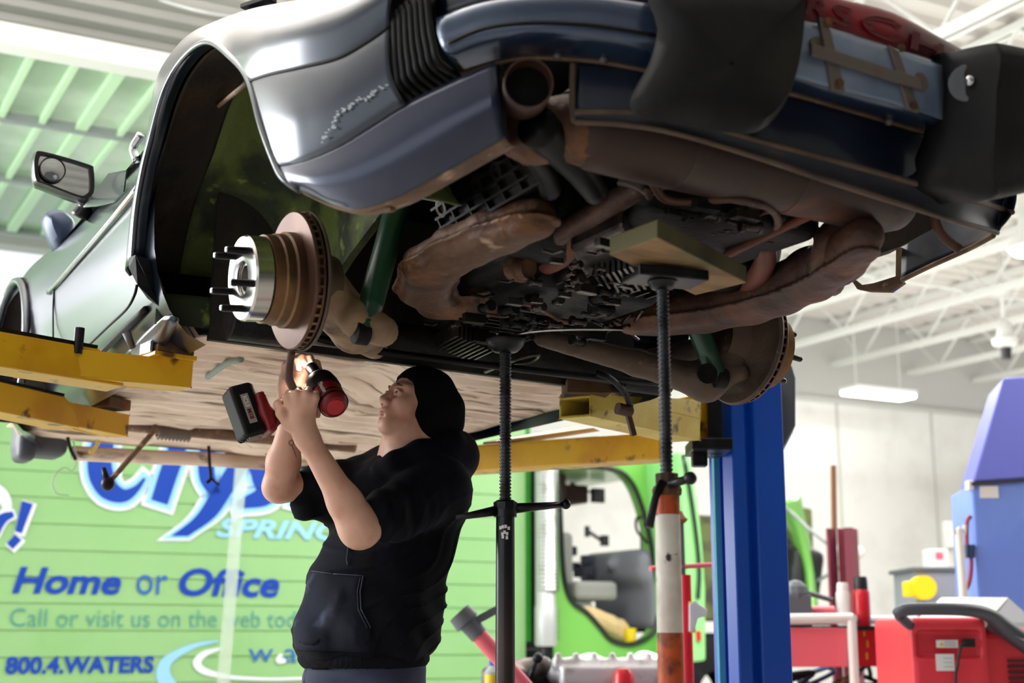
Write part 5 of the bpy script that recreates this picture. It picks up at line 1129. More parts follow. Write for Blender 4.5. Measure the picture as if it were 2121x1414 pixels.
# trailing arms, shocks, torsion tube
S = SDF((-.70, -.25, -.40), (-.1, .62, .12), .010)
S.cone((-.60, -.05, -.15), (-.45, .10, -.19), .062, .055, k=.03).cone((-.45, .10, -.19), (-.25, .44, -.15), .05, .034, k=.03).cone((-.52, -.08, -.21), (-.47, -.10, -.235), .045, .035, k=.03).cone((-.6, -.05, -.15), (-.5, .40, -.14), .04, .03, k=.03)
S.mb().build('trailing_arm', M['casting_tan'], car, smooth=True)
ra0 = CF(1125, 698, Z=-.13); ra1 = CF(1320, 752, Z=-.18); ra2 = CF(1462, 792, Z=-.235)
S = SDF(np.minimum(np.minimum(ra0, ra2), (.3, -.3, -.4)) - .1, np.maximum(np.maximum(ra0, ra2), (.75, .3, 0)) + .1, .010)
S.chain([ra0, ra1, ra2], [.026, .032, .045], k=.02).cone(ra2, (.54, -.05, -.14), .045, .06, k=.03).cone(ra2, ra2 + V3(.06, -.07, .02), .03, .02, k=.02).cone((.45, .2, -.14), (.54, -.05, -.14), .03, .05, k=.03)
S.mb().build('trailing_arm', M['arm_brown'], car, smooth=True)
def shock(pt, pb, eye):
    d = (pb - pt)/np.linalg.norm(pb - pt); Ls = np.linalg.norm(pb - pt)
    sh = MB().lathe(pt - d*.25, d, [(0, .012), (.02, .028), (Ls + .18, .028), (Ls + .185, .0285), (Ls + .19, .0265), (Ls + .225, .0265), (Ls + .25, .022), (Ls + .25, 0)], 24).build('shock_absorber', M['shock_green'], car, smooth=40)
    MB().lathe(pb + V3(-eye*.02, 0, 0), (eye, 0, 0), [(0, .0), (0, .026), (.03, .026), (.034, .018), (.034, .0)], 18).build('shock_eye', M['engine_dark'], sh, smooth=40)
shock(CF(828, 410, Y=-.1), CF(752, 690, Y=-.1), 1); shock(CF(1452, 695, Y=-.08), CF(1486, 782, Y=-.08), -1)
MB().lathe(CF(1463, 775, Y=-.10), (-.4, -.9, 0), [(0, .026), (.012, .026), (.012, .012), (.02, .012), (.02, 0)], 16).build('shock_bolt', M['engine_dark'], car, smooth=40)
tt = MB().tube([V3(-.62, .45, -.12), V3(.66, .45, -.12)], .045, 18).tube([V3(-.64, .45, -.12), V3(-.50, .45, -.12)], .06, 18).tube([V3(.52, .45, -.12), V3(.68, .45, -.12)], .06, 18); tt.build('torsion_tube', M['engine_dark'], car, smooth=40)
MB().tube(spline([V3(-.56, .30, -.17), V3(-.3, .33, -.185), V3(0, .33, -.185), V3(.3, .33, -.18), V3(.58, .34, -.17)], 6), .010, 8).build('anti_roll_bar', M['engine_black'], car, smooth=True)
lk = [CF(1235, 772, Z=-.17), CF(1262, 782, Z=-.18), CF(1292, 810, Z=-.20), CF(1306, 840, Z=-.225)]
l_ = MB().tube(spline(lk, 5), .009, 10).build('drop_link', M['engine_dark'], car, smooth=True)
q = lk[-1]; MB().lathe(q + V3(-.045, 0, -.012), (1, 0, -.1), [(0, .0), (0, .017), (.045, .017), (.05, .012), (.05, 0)], 14).beam(q + V3(-.01, 0, -.02), q + V3(.012, 0, -.085), .016, .010, (0, 1, 0)).build('link_end', M['rust_pipe_dark'], l_, smooth=30)
lk = [CF(604, 728, Y=.12), CF(600, 755, Y=.14), CF(598, 782, Y=.16), CF(606, 802, Y=.18)]
MB().tube(spline(lk, 5), [.009, .009, .010, .010], 10).build('drop_link', M['rust_pipe_dark'], car, smooth=True)
# --- engine
MB().box((0, -.28, .20), (.86, 1.36, .02)).build('engine_light_screen', M['engine_black'], car)  # black sheet added above the engine to block light
S = SDF((-.45, -1.0, -.22), (.45, .75, .24), .013)
S.rbox((0, -.35, .06), (.22, .40, .13), .03, k=.02).rbox((0, .22, .03), (.13, .3, .12), .05, k=.05).cone((0, .3, .0), (0, .62, -.02), .10, .06, k=.03).rbox((0, -.12, -.02), (.17, .14, .10), .03, k=.02).cone((-.3, -.35, .02), (.3, -.35, .02), .11, k=.03).cone((-.12, -.9, .1), (-.12, -.78, .1), .07, k=.02).cone((.1, -.9, .12), (.1, -.78, .1), .09, k=.02)
S.mb().build('engine_case', M['engine_dark'], car, smooth=True)
fn = MB()
for k in range(9): fn.box((-.12 + .03*k, -.18, -.085), (.006, .26, .05))
for k in range(7): fn.box((0, .04 + .034*k, -.095), (.22, .006, .05))
fn.build('case_fin', M['engine_alu'], car); fn = None
sumpq = [CF(1180, 520, Z=-.10), CF(1290, 470, Z=-.10), CF(1350, 560, Z=-.10), CF(1225, 600, Z=-.10)]
MB().prism(sumpq, (0, 0, .05)).build('oil_sump', M['engine_alu'], car, bevel=.01)
fs = MB()
for k in range(7):
    f = k/6; a = CF(1235 + 70*f, 560 - 22*f, Z=-.115); b = CF(1262 + 75*f, 606 - 20*f, Z=-.115); fs.beam(a, b, .006, .03)
fs.build('sump_fin', M['engine_alu'], car)
rk = MB()
for k in range(9): 
    a = CF(948 + 9*k, 682 + 4*k, Z=-.14); rk.beam(a, a + V3(.01, .14, -.004), .006, .035)
rk.build('gearbox_fin', M['engine_alu'], car)
# ribbed cover on the left cylinder bank
vc = [CF(902, 432, Z=.0), CF(1095, 300, Z=.02), CF(1135, 372, Z=-.05), CF(928, 490, Z=-.06)]
nv = np.cross(vc[1] - vc[0], vc[3] - vc[0]); nv /= np.linalg.norm(nv); nv = nv if nv @ (CF.O - vc[0]) > 0 else -nv
vco = MB().prism(vc, -nv*.03).build('valve_cover', M['shroud'], car, bevel=.004)
rb_ = MB()
at = lambda s, t: (vc[0]*(1 - s) + vc[1]*s)*(1 - t) + (vc[3]*(1 - s) + vc[2]*s)*t
for t in (.02, .36, .68, .98): rb_.beam(at(0, t) + nv*.006, at(1, t) + nv*.006, .005, .014, nv)
for s in (.02, .18, .34, .5, .66, .82, .98): rb_.beam(at(s, .3) + nv*.006, at(s, .98) + nv*.006, .005, .012, nv)
rb_.build('cover_rib', M['shroud'], vco)
for s in (.1, .3, .5, .7, .88): MB().lathe(at(s, .14) + nv*.001, nv, [(0, .02), (.012, .02), (.012, .012), (.006, .012), (.006, 0)], 16).build('cover_bolt', M['engine_alu'], vco, smooth=40)
MB().tube(spline([CF(1112, 262, Y=-.86), CF(1150, 300, Y=-.82), CF(1195, 345, Y=-.78), CF(1235, 400, Y=-.72)], 5), [.038, .034, .030, .024], 16).build('intake_hose', M['engine_black'], car, smooth=True)
MB().tube(spline([CF(1090, 300, Y=-.80), CF(1125, 350, Y=-.72), CF(1140, 395, Y=-.66)], 5), .022, 12).build('oil_hose', M['engine_black'], car, smooth=True)
# heat exchangers
def path(pts): return [CF(u, v, Z=z) for u, v, z in pts]
hp = path([(1100, 455, -.085), (1030, 480, -.085), (955, 512, -.085), (895, 550, -.085), (880, 595, -.085), (915, 625, -.085), (975, 630, -.085), (1025, 612, -.085)])
HR_ = [.060, .067, .069, .073, .073, .067, .062, .056]
S = SDF(np.min(hp, 0) - .12, np.max(hp, 0) + .12, .0065)
S.chain(hp, [.050, .056, .058, .062, .062, .056, .052, .046], k=.02)
zc = hp[0][2]; S.halfspace((0, 0, zc - .040), (0, 0, -1), .02).halfspace((0, 0, zc + .040), (0, 0, 1), .02)
F_ = SDF(S.lo, S.lo + S.h*(S.n - 1), S.h)
F_.chain(hp, HR_, k=.02).halfspace((0, 0, hp[0][2] - .010), (0, 0, -1), .003).halfspace((0, 0, hp[0][2] - .001), (0, 0, 1), .003); S.f = np.minimum(S.f, F_.f[:S.n[0], :S.n[1], :S.n[2]])
S.displace(lambda p: .0012*np.sin(p[..., 0]*42 + p[..., 1]*17)*np.sin(p[..., 1]*37 + p[..., 2]*31))
S.mb().build('heat_exchanger', M['rust_pipe'], car, smooth=True)
hp = path([(1318, 664, -.115), (1370, 663, -.115), (1450, 652, -.11), (1540, 632, -.105), (1610, 605, -.095), (1680, 570, -.085), (1735, 535, -.085), (1790, 490, -.085)])
HR_ = [.056, .066, .068, .068, .070, .070, .06, .048]
S = SDF(np.min(hp, 0) - .12, np.max(hp, 0) + .12, .0065)
S.chain(hp, [.048, .058, .060, .060, .060, .060, .05, .04], k=.02); S.halfspace((0, 0, hp[0][2] - .034), (0, 0, -1), .02)
F_ = SDF(S.lo, S.lo + S.h*(S.n - 1), S.h)
F_.chain(hp, HR_, k=.02).halfspace((0, 0, hp[0][2] - .010), (0, 0, -1), .003).halfspace((0, 0, hp[0][2] - .001), (0, 0, 1), .003); S.f = np.minimum(S.f, F_.f[:S.n[0], :S.n[1], :S.n[2]])
S.displace(lambda p: .0012*np.sin(p[..., 0]*42 + p[..., 1]*17)*np.sin(p[..., 1]*37 + p[..., 2]*31))
S.mb().build('heat_exchanger', M['rust_pipe_dark'], car, smooth=True)
# pipes and muffler
def pipe(name, pts, r, m, n=14): return MB().tube(spline(path(pts), 6), r, n).build(name, M[m], car, smooth=True)
pipe('exhaust_pipe', [(1120, 510, -.05), (1190, 468, -.05), (1260, 425, -.05), (1330, 385, -.03)], .024, 'rust_pipe_dark')
pipe('exhaust_pipe', [(1120, 555, -.07), (1170, 530, -.07), (1200, 490, -.06), (1230, 455, -.04)], .022, 'rust_red')
pipe('exhaust_pipe', [(1585, 500, -.05), (1585, 540, -.06), (1560, 585, -.075), (1520, 612, -.08), (1470, 612, -.07)], [.022, .024, .026, .024, .02], 'rust_red')
pipe('exhaust_pipe', [(1700, 555, -.10), (1712, 520, -.08), (1725, 490, -.05), (1770, 470, -.03), (1830, 450, -.01)], [.03, .03, .034, .036, .03], 'rust_pipe_dark')
MB().tube([CF(1345, 330, Y=-.74), CF(1310, 395, Y=-.72)], .034, 16).build('flap_pipe', M['bracket_grey'], car, smooth=40)
ma = CF(1180, 268, Y=-.86); mb_ = CF(1890, 432, Y=-.86); d = (mb_ - ma)/np.linalg.norm(mb_ - ma); Lm = np.linalg.norm(mb_ - ma)
mu = MB().lathe(ma + V3(0, .03, .03), d, [(0, .0), (.004, .05), (.03, .075), (.06, .082), (.30*Lm, .083), (.302*Lm, .0845), (.31*Lm, .083), (.62*Lm, .083), (.622*Lm, .0845), (.63*Lm, .083), (Lm - .05, .082), (Lm - .012, .07), (Lm, .0)], 36).build('muffler', M['rust_muffler'], car, smooth=40)
ta = CF(1095, 172, Y=-.95); bk = ta + V3(.062, .125, .028)
MB().lathe(ta, (bk - ta), [(-.0, .039), (.0, .0415), (.02, .042), (.15, .042), (.15, .035), (.01, .0385)], 32).build('tailpipe', M['rust_pipe_dark'], car, smooth=35)
MB().lathe(ta + (bk - ta)*.35, bk - ta, [(0, 0), (.002, .038)], 24).build('tailpipe_inside', M['engine_black'], car)
MB().tube(spline([bk, bk + V3(.03, .03, -.01), ma + V3(-.05, .07, .0), ma + V3(-.01, .05, .01), ma + V3(.05, .03, .02)], 6), [.037, .044, .05, .06, .07], 18).build('muffler_neck', M['rust_pipe'], car, smooth=True)
MB().tube(spline([CF(1345, 368, Z=-.04), CF(1375, 410, Z=-.06), CF(1430, 418, Z=-.06), CF(1520, 412, Z=-.06), CF(1590, 428, Z=-.06), CF(1612, 460, Z=-.06), CF(1590, 488, Z=-.06), CF(1560, 492, Z=-.06)], 6), .0085, 8).build('heater_line', M['rust_pipe_dark'], car, smooth=True)
MB().tube(path([(1505, 528, -.08), (1560, 500, -.07), (1640, 462, -.06), (1690, 440, -.05)]), .010, 8).build('brake_line', M['rust_red'], car, smooth=True)
MB().tube(spline(path([(1340, 392, -.05), (1360, 440, -.05), (1400, 430, -.05)]), 5), .008, 8).build('heater_line', M['rust_pipe_dark'], car, smooth=True)
MB().tube(spline(path([(1000, 718, -.14), (1080, 690, -.15), (1180, 682, -.15), (1290, 682, -.15)]), 5), .0035, 6).build('clutch_cable', M['alu'], car, smooth=True)
MB().tube(spline(path([(1005, 770, -.165), (1075, 742, -.165), (1115, 735, -.165), (1100, 748, -.165), (1060, 752, -.165)]), 5), .005, 6).build('shift_linkage', M['engine_alu'], car, smooth=True)
MB().tube(spline(path([(1050, 640, -.12), (1070, 625, -.12), (1120, 640, -.12), (1160, 662, -.12), (1195, 668, -.12)]), 5), .006, 8).build('oil_line', M['rust_pipe'], car, smooth=True)
MB().tube(spline(path([(1085, 560, -.10), (1110, 590, -.10), (1170, 610, -.10), (1215, 614, -.10)]), 5), .016, 10).build('oil_hose', M['engine_dark'], car, smooth=True)
q = CF(1062, 553, Z=-.09); MB().lathe(q, (.3, -1, -.2), [(0, .0), (0, .03), (.03, .034), (.034, .028), (.05, .024), (.05, 0)], 16).build('hose_joint', M['rust_pipe'], car, smooth=40)
def lumps(box, n, m, z0, z1, name, s0=.012, s1=.03):
    for k in range(n):
        u = rng.uniform(box[0], box[2]); v = rng.uniform(box[1], box[3]); c = CF(u, v, Z=rng.uniform(z0, z1)); s = rng.uniform(s0, s1)
        R_ = rot((0, 0, 1), rng.uniform(-12, 12) + 90*(k % 2)); mb = MB()
        if k % 4 == 0: mb.box(c, (s*2.4, s*1.1, s), R_)
        elif k % 4 < 3: mb.lathe(c, R_ @ V3(1, 0, 0), [(0, 0), (0, s*.6), (s*.5, s*.6), (s*.5, s*.38), (s*1.8, s*.38), (s*1.8, s*.55), (s*2.1, s*.55), (s*2.1, 0)], 10)
        else: mb.tube([c, c + R_ @ V3(s*2, 0, 0), c + R_ @ V3(s*2, s*2, 0)], s*.25, 8)
        mb.build(name, M[m], car, bevel=.001, smooth=40)
lumps((1390, 425, 1610, 490), 18, 'engine_dark', -.07, -.03, 'engine_fitting')
lumps((1430, 430, 1590, 500), 14, 'engine_alu', -.075, -.04, 'engine_bracket', .012, .024)
lumps((1060, 560, 1320, 680), 24, 'engine_alu', -.145, -.12, 'gearbox_fitting', .010, .022)
lumps((960, 600, 1260, 720), 24, 'engine_dark', -.15, -.115, 'gearbox_fitting', .012, .03)
lumps((1200, 400, 1440, 480), 8, 'engine_dark', .0, .04, 'engine_fitting', .012, .026)
lumps((1600, 450, 1720, 500), 8, 'engine_dark', -.02, .02, 'engine_fitting', .012, .02)

lumps((1150, 480, 1300, 600), 16, 'engine_alu', -.135, -.105, 'sump_fitting', .008, .018)
lumps((1350, 360, 1650, 420), 14, 'engine_black', .0, .05, 'engine_fitting', .012, .03)
lumps((900, 650, 1150, 715), 16, 'engine_alu', -.14, -.10, 'gearbox_fitting', .006, .014)
for k in range(9):
    u = rng.uniform(1000, 1650); v = rng.uniform(400, 470) if u > 1300 else rng.uniform(640, 710)
    pipe('engine_wire', [(u, v, -.05 if v < 500 else -.13), (u + rng.uniform(20, 60), v + rng.uniform(-20, 20), -.05 if v < 500 else -.13), (u + rng.uniform(60, 120), v + rng.uniform(-25, 25), -.04 if v < 500 else -.12)], .004, ['engine_black', 'rust_pipe_dark', 'engine_alu'][k % 3], 6)
# ================================================================== the mechanic
mat('skin', (222, 172, 150), .48, mix=[((208, 146, 126), 14, .5, .68), ((232, 184, 160), 5, .5, .7)], bump=(180, .05, .002), spec=.4)
mat('lips', (196, 122, 116), .4)
mat('hoodie', (13, 14, 21), .92, mix=[((22, 24, 35), 4, .5, .66), ((9, 9, 13), 9, .5, .7)], bump=(260, .25, .003), spec=.15)
mat('hoodie_lit_dusty', (30, 34, 50), .95, mix=[((70, 76, 98), 13, .60, .74), ((26, 28, 38), 5, .45, .6)], bump=(240, .25, .003), spec=.2)  # lit navy tone of the pocket painted in, with paler dust specks
mat('beanie', (9, 9, 11), .95, bump=(190, .5, .004), spec=.15)
mat('trousers', (44, 50, 74), .85, mix=[((54, 60, 86), 6, .5, .66)], bump=(220, .2, .002))
mat('tool_red', (118, 10, 22), .4, mix=[((120, 10, 20), 6, .5, .7)])
mat('tool_black', (14, 14, 16), .5, spec=.25)
mat('label_grey', (150, 146, 142), .5)
mat('eye_white', (226, 220, 216), .2); mat('iris', (70, 84, 88), .15); mat('pupil', (6, 6, 8), .1); mat('brow', (108, 80, 62), .9); mat('tattoo', (104, 78, 76), .6)
YP = 3.80
def p(u, v, y=YP): return WF(u, v, Y=y)
feet = p(765, 1395); feet[2] = 0
man = thing('person', 'mechanic in a black hoodie and black beanie reaching up with a red driver', 'person', WF, feet)
HS = .89; th = math.radians(33); ph = math.radians(23)
hf = V3(-math.cos(th)*math.cos(ph), -math.sin(th)*math.cos(ph), math.sin(ph)); hs_ = V3(math.sin(th), -math.cos(th), 0); hu = np.cross(hf, hs_)
HR = np.stack([hf, hs_, hu], 1)
nose_tip = p(787, 824, 3.72); HO = nose_tip - HR @ (V3(.119, 0, -.032)*HS)
H = lambda f, s, u: HO + HR @ (V3(f, s, u)*HS)
def HE(S, c, r, k=.01, neg=False): S.ell(H(*c), V3(*r)*HS, HR, k, neg)
def HC(S, a, b, ra, rb, k=.01, neg=False): S.cone(H(*a), H(*b), ra*HS, rb*HS, k, neg)
# joints
nb = p(872, 925, 3.86); shL = p(905, 1000, 3.70); elL = p(745, 1092, 3.50); wrL = p(636, 906, 3.46)
shR = p(810, 985, 4.0); elR = p(577, 1008, 3.78); wrR = p(604, 868, 3.68)
B = SDF((-.70, 3.33, .82), (-.06, 4.12, 1.80), .0032)
# skull, jaw and features
HE(B, (-.012, 0, .035), (.096, .075, .088), .01); HE(B, (.032, 0, -.035), (.058, .056, .075), .03)
HC(B, (.066, -.008, -.094), (.066, .008, -.094), .021, .021, .02)
for s in (-1, 1):
    HC(B, (-.005, s*.052, -.052), (.060, s*.014, -.094), .017, .019, .022)
    HC(B, (.083, s*.010, .022), (.070, s*.046, .022), .012, .012, .016)
    HE(B, (.058, s*.040, -.026), (.026, .022, .024), .025)
HC(B, (.087, 0, .014), (.106, 0, -.026), .008, .0105, .012); HE(B, (.1085, 0, -.031), (.0115, .0105, .0095), .008)
for s in (-1, 1): HE(B, (.097, s*.0120, -.036), (.0115, .0085, .0085), .006)
HE(B, (.080, 0, -.062), (.018, .026, .018), .02)
for s in (-1, 1): HE(B, (.094, s*.031, -.001), (.021, .0165, .0135), .010, True)
HE(B, (.0925, 0, -.0585), (.0105, .021, .0062), .005); HE(B, (.0905, 0, -.0700), (.0105, .019, .0070), .005)
HC(B, (.103, -.018, -.0643), (.103, .018, -.0643), .0026, .0026, .004, True)
HE(B, (.094, 0, -.0795), (.012, .016, .004), .008, True)
for s in (-1, 1):                                                            # lids and nostrils
    for a, b in (((.089, .019, .001), (.0935, .027, .0068)), ((.0935, .027, .0068), (.0925, .035, .0064)), ((.0925, .035, .0064), (.083, .046, .000))):
        HC(B, (a[0], s*a[1], a[2]), (b[0], s*b[1], b[2]), .0044, .0044, .004)
    for a, b in (((.088, .020, -.002), (.0905, .029, -.0085)), ((.0905, .029, -.0085), (.083, .045, -.004))):
        HC(B, (a[0], s*a[1], a[2]), (b[0], s*b[1], b[2]), .0038, .0038, .004)
    HE(B, (.100, s*.007, -.0425), (.004, .0035, .003), .003, True)
# neck, trunk
HC(B, (-.022, 0, -.05), (-.045, 0, -.13), .058, .058, .03)
B.cone(H(-.03, 0, -.09), nb + V3(0, 0, -.03), .056, .062, k=.03).cone(H(.0, .0, -.085), p(838, 945, 3.80), .038, .03, k=.03)
B.cone(nb, p(800, 1250, 3.82), .11, .12, k=.05).cone(p(800, 1250, 3.82), p(760, 1420, 3.82), .12, .12, k=.05)
B.cone(nb + V3(0, 0, -.08), shL + V3(0, .05, -.03), .06, .04, k=.04).cone(nb + V3(0, 0, -.08), shR + V3(0, -.03, -.03), .06, .04, k=.04)
# near (left) arm: bare from the elbow
B.cone(shL + V3(0, .05, -.03), elL, .04, .043, k=.03)
fm = elL*.68 + wrL*.32
B.cone(elL, elL + V3(-.004, 0, -.002), .046, .044, k=.03).cone(elL, fm, .041, .038, k=.02).cone(fm, wrL, .038, .026, k=.02).cone(elL + V3(.0, .01, -.010), elL + V3(-.03, 0, .05), .037, .042, k=.02)
# far (right) arm
B.cone(shR + V3(0, -.03, -.03), elR, .04, .040, k=.03); fr = elR*.62 + wrR*.38
B.cone(elR, fr, .041, .043, k=.02).cone(fr, wrR, .042, .029, k=.02)
# near hand: a fist around the grip, back of the hand to us
FH = .0085
kn = [p(594, 823, 3.425), p(613, 816, 3.418), p(634, 817, 3.42), p(652, 824, 3.43)]
B.cone(wrL, p(622, 872, 3.445), .030, .034, k=.02)
for k_, q in enumerate(kn):
    B.cone(p(618 + 5*k_, 878, 3.45), q, .018, .0115, k=.014)
    tipy = 3.50 - .002*k_; a = q + V3(0, .03, .014); b = a + V3(-.002, .032, -.016); c = b + V3(.0, .004, -.030)
    B.chain([q, a, b, c], [.0115, .0105, .0095, .0085], k=.004)
B.chain([p(600, 880, 3.44), p(583, 855, 3.43), p(577, 838, 3.45), p(586, 828, 3.475)], [.017, .0135, .0115, .0095], k=.008)
# far hand: closed on the socket by the lamp of the driver
B.cone(wrR, p(603, 815, 3.645), .028, .033, k=.02).rbox(p(605, 805, 3.64), (.036, .018, .040), .016, k=.016)
for k_, (u0, v0, u1, v1, u2, v2) in enumerate(((588, 785, 592, 757, 612, 748), (600, 778, 606, 745, 626, 739), (614, 776, 622, 744, 642, 741), (628, 780, 638, 752, 656, 752))):
    B.chain([p(u0, v0, 3.64), p(u1, v1, 3.625), p(u2, v2, 3.60), p(u2 + 6, v2 + 16, 3.585)], [.0115, .0105, .0095, .0085], k=.004)
B.chain([p(625, 815, 3.63), p(648, 795, 3.61), p(655, 776, 3.60)], [.014, .012, .010], k=.008)
B.mb().build('body', M['skin'], man, smooth=True)
for s in (1, -1):
    ey = MB().sphere(H(.0785, s*.031, 0), .0125*HS, 20).build('eye', M['eye_white'], man, smooth=True)
    d = hf*.97 + hs_*(.06*s) + hu*.02; d /= np.linalg.norm(d); c = H(.0785, s*.031, 0)
    MB().lathe(c + d*.0114*HS, d, [(-.002, .0070), (.0006, .0066), (.0014, .003), (.0015, 0)], 20).build('iris', M['iris'], ey, smooth=True)
    MB().lathe(c + d*.0122*HS, d, [(0, .0029), (.0009, .0024), (.001, 0)], 14).build('pupil', M['pupil'], ey, smooth=True)
    S = SDF(H(.08, s*.032, .02) - .05, H(.08, s*.032, .02) + .05, .0018)
    S.chain([H(.0955, s*.012, .0205), H(.0935, s*.026, .0245), H(.0815, s*.046, .0205)], [.0024, .0034, .0016], k=.003); S.mb().build('eyebrow', M['brow'], man, smooth=True)
S = SDF(H(.1, 0, -.065) - .05, H(.1, 0, -.065) + .05, .0016)
HE(S, (.0938, 0, -.0588), (.0102, .0195, .0056), .003); HE(S, (.0918, 0, -.0700), (.0102, .0175, .0062), .003); HC(S, (.105, -.018, -.0643), (.105, .018, -.0643), .0024, .0024, .003, True)
S.mb().build('lips', M['lips'], man, smooth=True)
# tattoo lines on the far forearm
tt_ = MB()
def on_arm(u, v): 
    d = WF.ray(u, v); a = elR; b = wrR; ab = (b - a)/np.linalg.norm(b - a); best = None
    for t in np.linspace(3.3, 3.9, 400):
        q = WF(u, v, Y=t); r = np.linalg.norm((q - a) - ab*((q - a) @ ab)); f = ((q - a) @ ab)/np.linalg.norm(b - a)
        R__ = np.interp(f, [0, .38, 1], [.041, .0435, .029])
        if r < R__ + .0012: return q
    return WF(u, v, Y=3.74)
for ln in ([(601, 912), (598, 917), (602, 922), (608, 919), (606, 912), (601, 912)], [(604, 922), (610, 935), (614, 950), (612, 962)], [(611, 955), (606, 970), (598, 982), (594, 992)], [(607, 966), (612, 976), (606, 986)]):
    tt_.tube(spline([on_arm(*q) for q in ln], 4), .0011, 5)
tt_.build('tattoo', M['tattoo'], man, smooth=True)
# beanie
S = SDF(HO - .20, HO + .20, .0034)
HE(S, (-.016, 0, .040), (.108, .088, .098), .01); HE(S, (-.070, 0, .010), (.064, .074, .075), .05); HE(S, (-.048, 0, -.055), (.060, .074, .070), .04); HE(S, (-.02, 0, -.05), (.05, .078, .066), .03); HE(S, (-.108, 0, .005), (.046, .05, .046), .06)
S.rbox(H(.125, 0, -.056), V3(.094, .13, .098)*HS, .03, HR @ rot((0, 1, 0), 16), k=.008, neg=True)
S.displace(lambda q: .0012*np.sin(((q - HO) @ HR)[..., 1]*330)*np.clip(((q - HO) @ HR)[..., 2]*8 + .6, 0, 1)*.6 + .002*np.sin(((q - HO) @ HR)[..., 0]*50 + ((q - HO) @ HR)[..., 2]*60))
S.mb().build('beanie', M['beanie'], man, smooth=True)
# hoodie
tq = math.radians(-32); TR = np.stack([V3(math.cos(tq), math.sin(tq), 0), V3(-math.sin(tq), math.cos(tq), 0), V3(0, 0, 1)], 1)
S = SDF((-.68, 3.30, .84), (-.02, 4.20, 1.62), .0052)
for (u, v, y, w_, d_, h_) in ((845, 1010, 3.85, .155, .115, .11), (832, 1055, 3.85, .185, .135, .12), (806, 1130, 3.83, .182, .140, .11), (780, 1210, 3.82, .188, .145, .11), (762, 1285, 3.82, .198, .150, .10), (752, 1340, 3.82, .194, .148, .08)):
    S.ell(p(u, v, y), (w_, d_, h_), TR, k=.07)
S.cone(nb + V3(.02, 0, -.09), shL + V3(.0, .03, -.012), .095, .088, k=.05).cone(nb + V3(.0, .02, -.08), shR, .09, .08, k=.05)
cuL = p(800, 1070, 3.56); S.cone(shL + V3(-.005, .02, -.02), cuL, .092, .064, k=.03).cone(cuL + (cuL - shL)*.02, cuL + (cuL - shL)*.10, .070, .060, k=.012)
cuR = p(655, 1014, 3.84); S.cone(shR, cuR, .085, .062, k=.04).cone(cuR, p(640, 1014, 3.83), .064, .056, k=.015).cone(p(690, 1050, 3.86), p(640, 1045, 3.83), .05, .042, k=.04)
# hood lying round the neck
S.chain([p(792, 968, 3.74), p(822, 955, 3.70), p(868, 938, 3.72), p(922, 925, 3.79), p(946, 932, 3.90), p(905, 930, 3.99), p(838, 952, 3.96), p(800, 966, 3.84)], [.020, .024, .032, .044, .050, .044, .028, .020], k=.03)
S.ell(p(945, 950, 3.88), (.060, .085, .050), k=.04)
S.cone(nb + V3(-.045, -.03, .14), nb + V3(-.035, -.01, -.02), .066, .070, k=.012, neg=True).cone(nb + V3(-.09, -.03, .10), nb + V3(-.075, -.02, -.03), .05, .045, k=.012, neg=True)
for e_, w_, r_ in ((elL, wrL, .046), (elR, wrR, .0425)):
    ax = (w_ - e_)/np.linalg.norm(w_ - e_)
hem = p(752, 1362, 3.82)[2]
def folds(q):
    x, y, z = q[..., 0], q[..., 1], q[..., 2]
    low = np.exp(-((z - hem - .06)/.07)**2); mid = np.exp(-((z - 1.20)/.14)**2)
    d = .006*low*np.sin(x*55 + z*30 + y*18) + .005*mid*np.sin(x*26 - z*34 + y*20) + .004*np.sin(x*17 + z*23)*np.sin(y*19 - z*11)
    sl = np.exp(-(np.linalg.norm(q - cuL, axis=-1)/.10)**2); sr = np.exp(-(np.linalg.norm(q - cuR, axis=-1)/.12)**2)
    ta = (q - cuL) @ ((shL - cuL)/np.linalg.norm(shL - cuL)); tb_ = (q - cuR) @ ((shR - cuR)/np.linalg.norm(shR - cuR))
    tw = np.sin(x*31 - z*47 + y*23 + 2*np.sin(x*11 + z*17)); rg = (1 - np.abs(tw))**3; d = d - .007*rg*np.exp(-((z - 1.12)/.22)**2)
    return d + .006*np.exp(-((z - 1.05)/.2)**2)*np.sin(x*21 + z*9 + y*31) + .0042*sl*np.sin(ta*120 + x*44 - z*37 + 2*np.sin(y*40)) + .006*sr*np.sin(tb_*100 + z*44 - x*30)
S.displace(folds); S.halfspace((0, 0, hem - .028), (0, 0, -1), .01)
hd = S.mb().build('hoodie', M['hoodie'], man, smooth=True)
# waistband, pocket, cord, seams
S = SDF((-.66, 3.45, .80), (-.06, 4.2, 1.02), .005)
S.ell(p(752, 1362, 3.82), (.188, .144, .060), TR, k=.01); S.ell(p(752, 1362, 3.82) - V3(0, 0, .03), (.165, .125, .07), TR, k=.006, neg=True)
S.displace(lambda q: .0012*np.sin(np.arctan2(q[..., 1] - 3.82, q[..., 0] + .4)*110)); S.mb().build('waistband', M['hoodie'], hd, smooth=True)
def on_torso(u, v, off=.004):
    """the point of the hoodie's front seen at a photo pixel"""
    d = WF.ray(u, v); d /= np.linalg.norm(d); o = WF.O; hit = None
    dg = HOODIE_TREE.ray_cast(Vector(o.tolist()), Vector(d.tolist()))
    return (np.array(dg[0]) - d*off) if dg[0] is not None else WF(u, v, Y=3.72)
from mathutils.bvhtree import BVHTree
HOODIE_TREE = BVHTree.FromPolygons([tuple(np.array(v.co) + BASE[man.name]) for v in hd.data.vertices], [tuple(f.vertices) for f in hd.data.polygons])
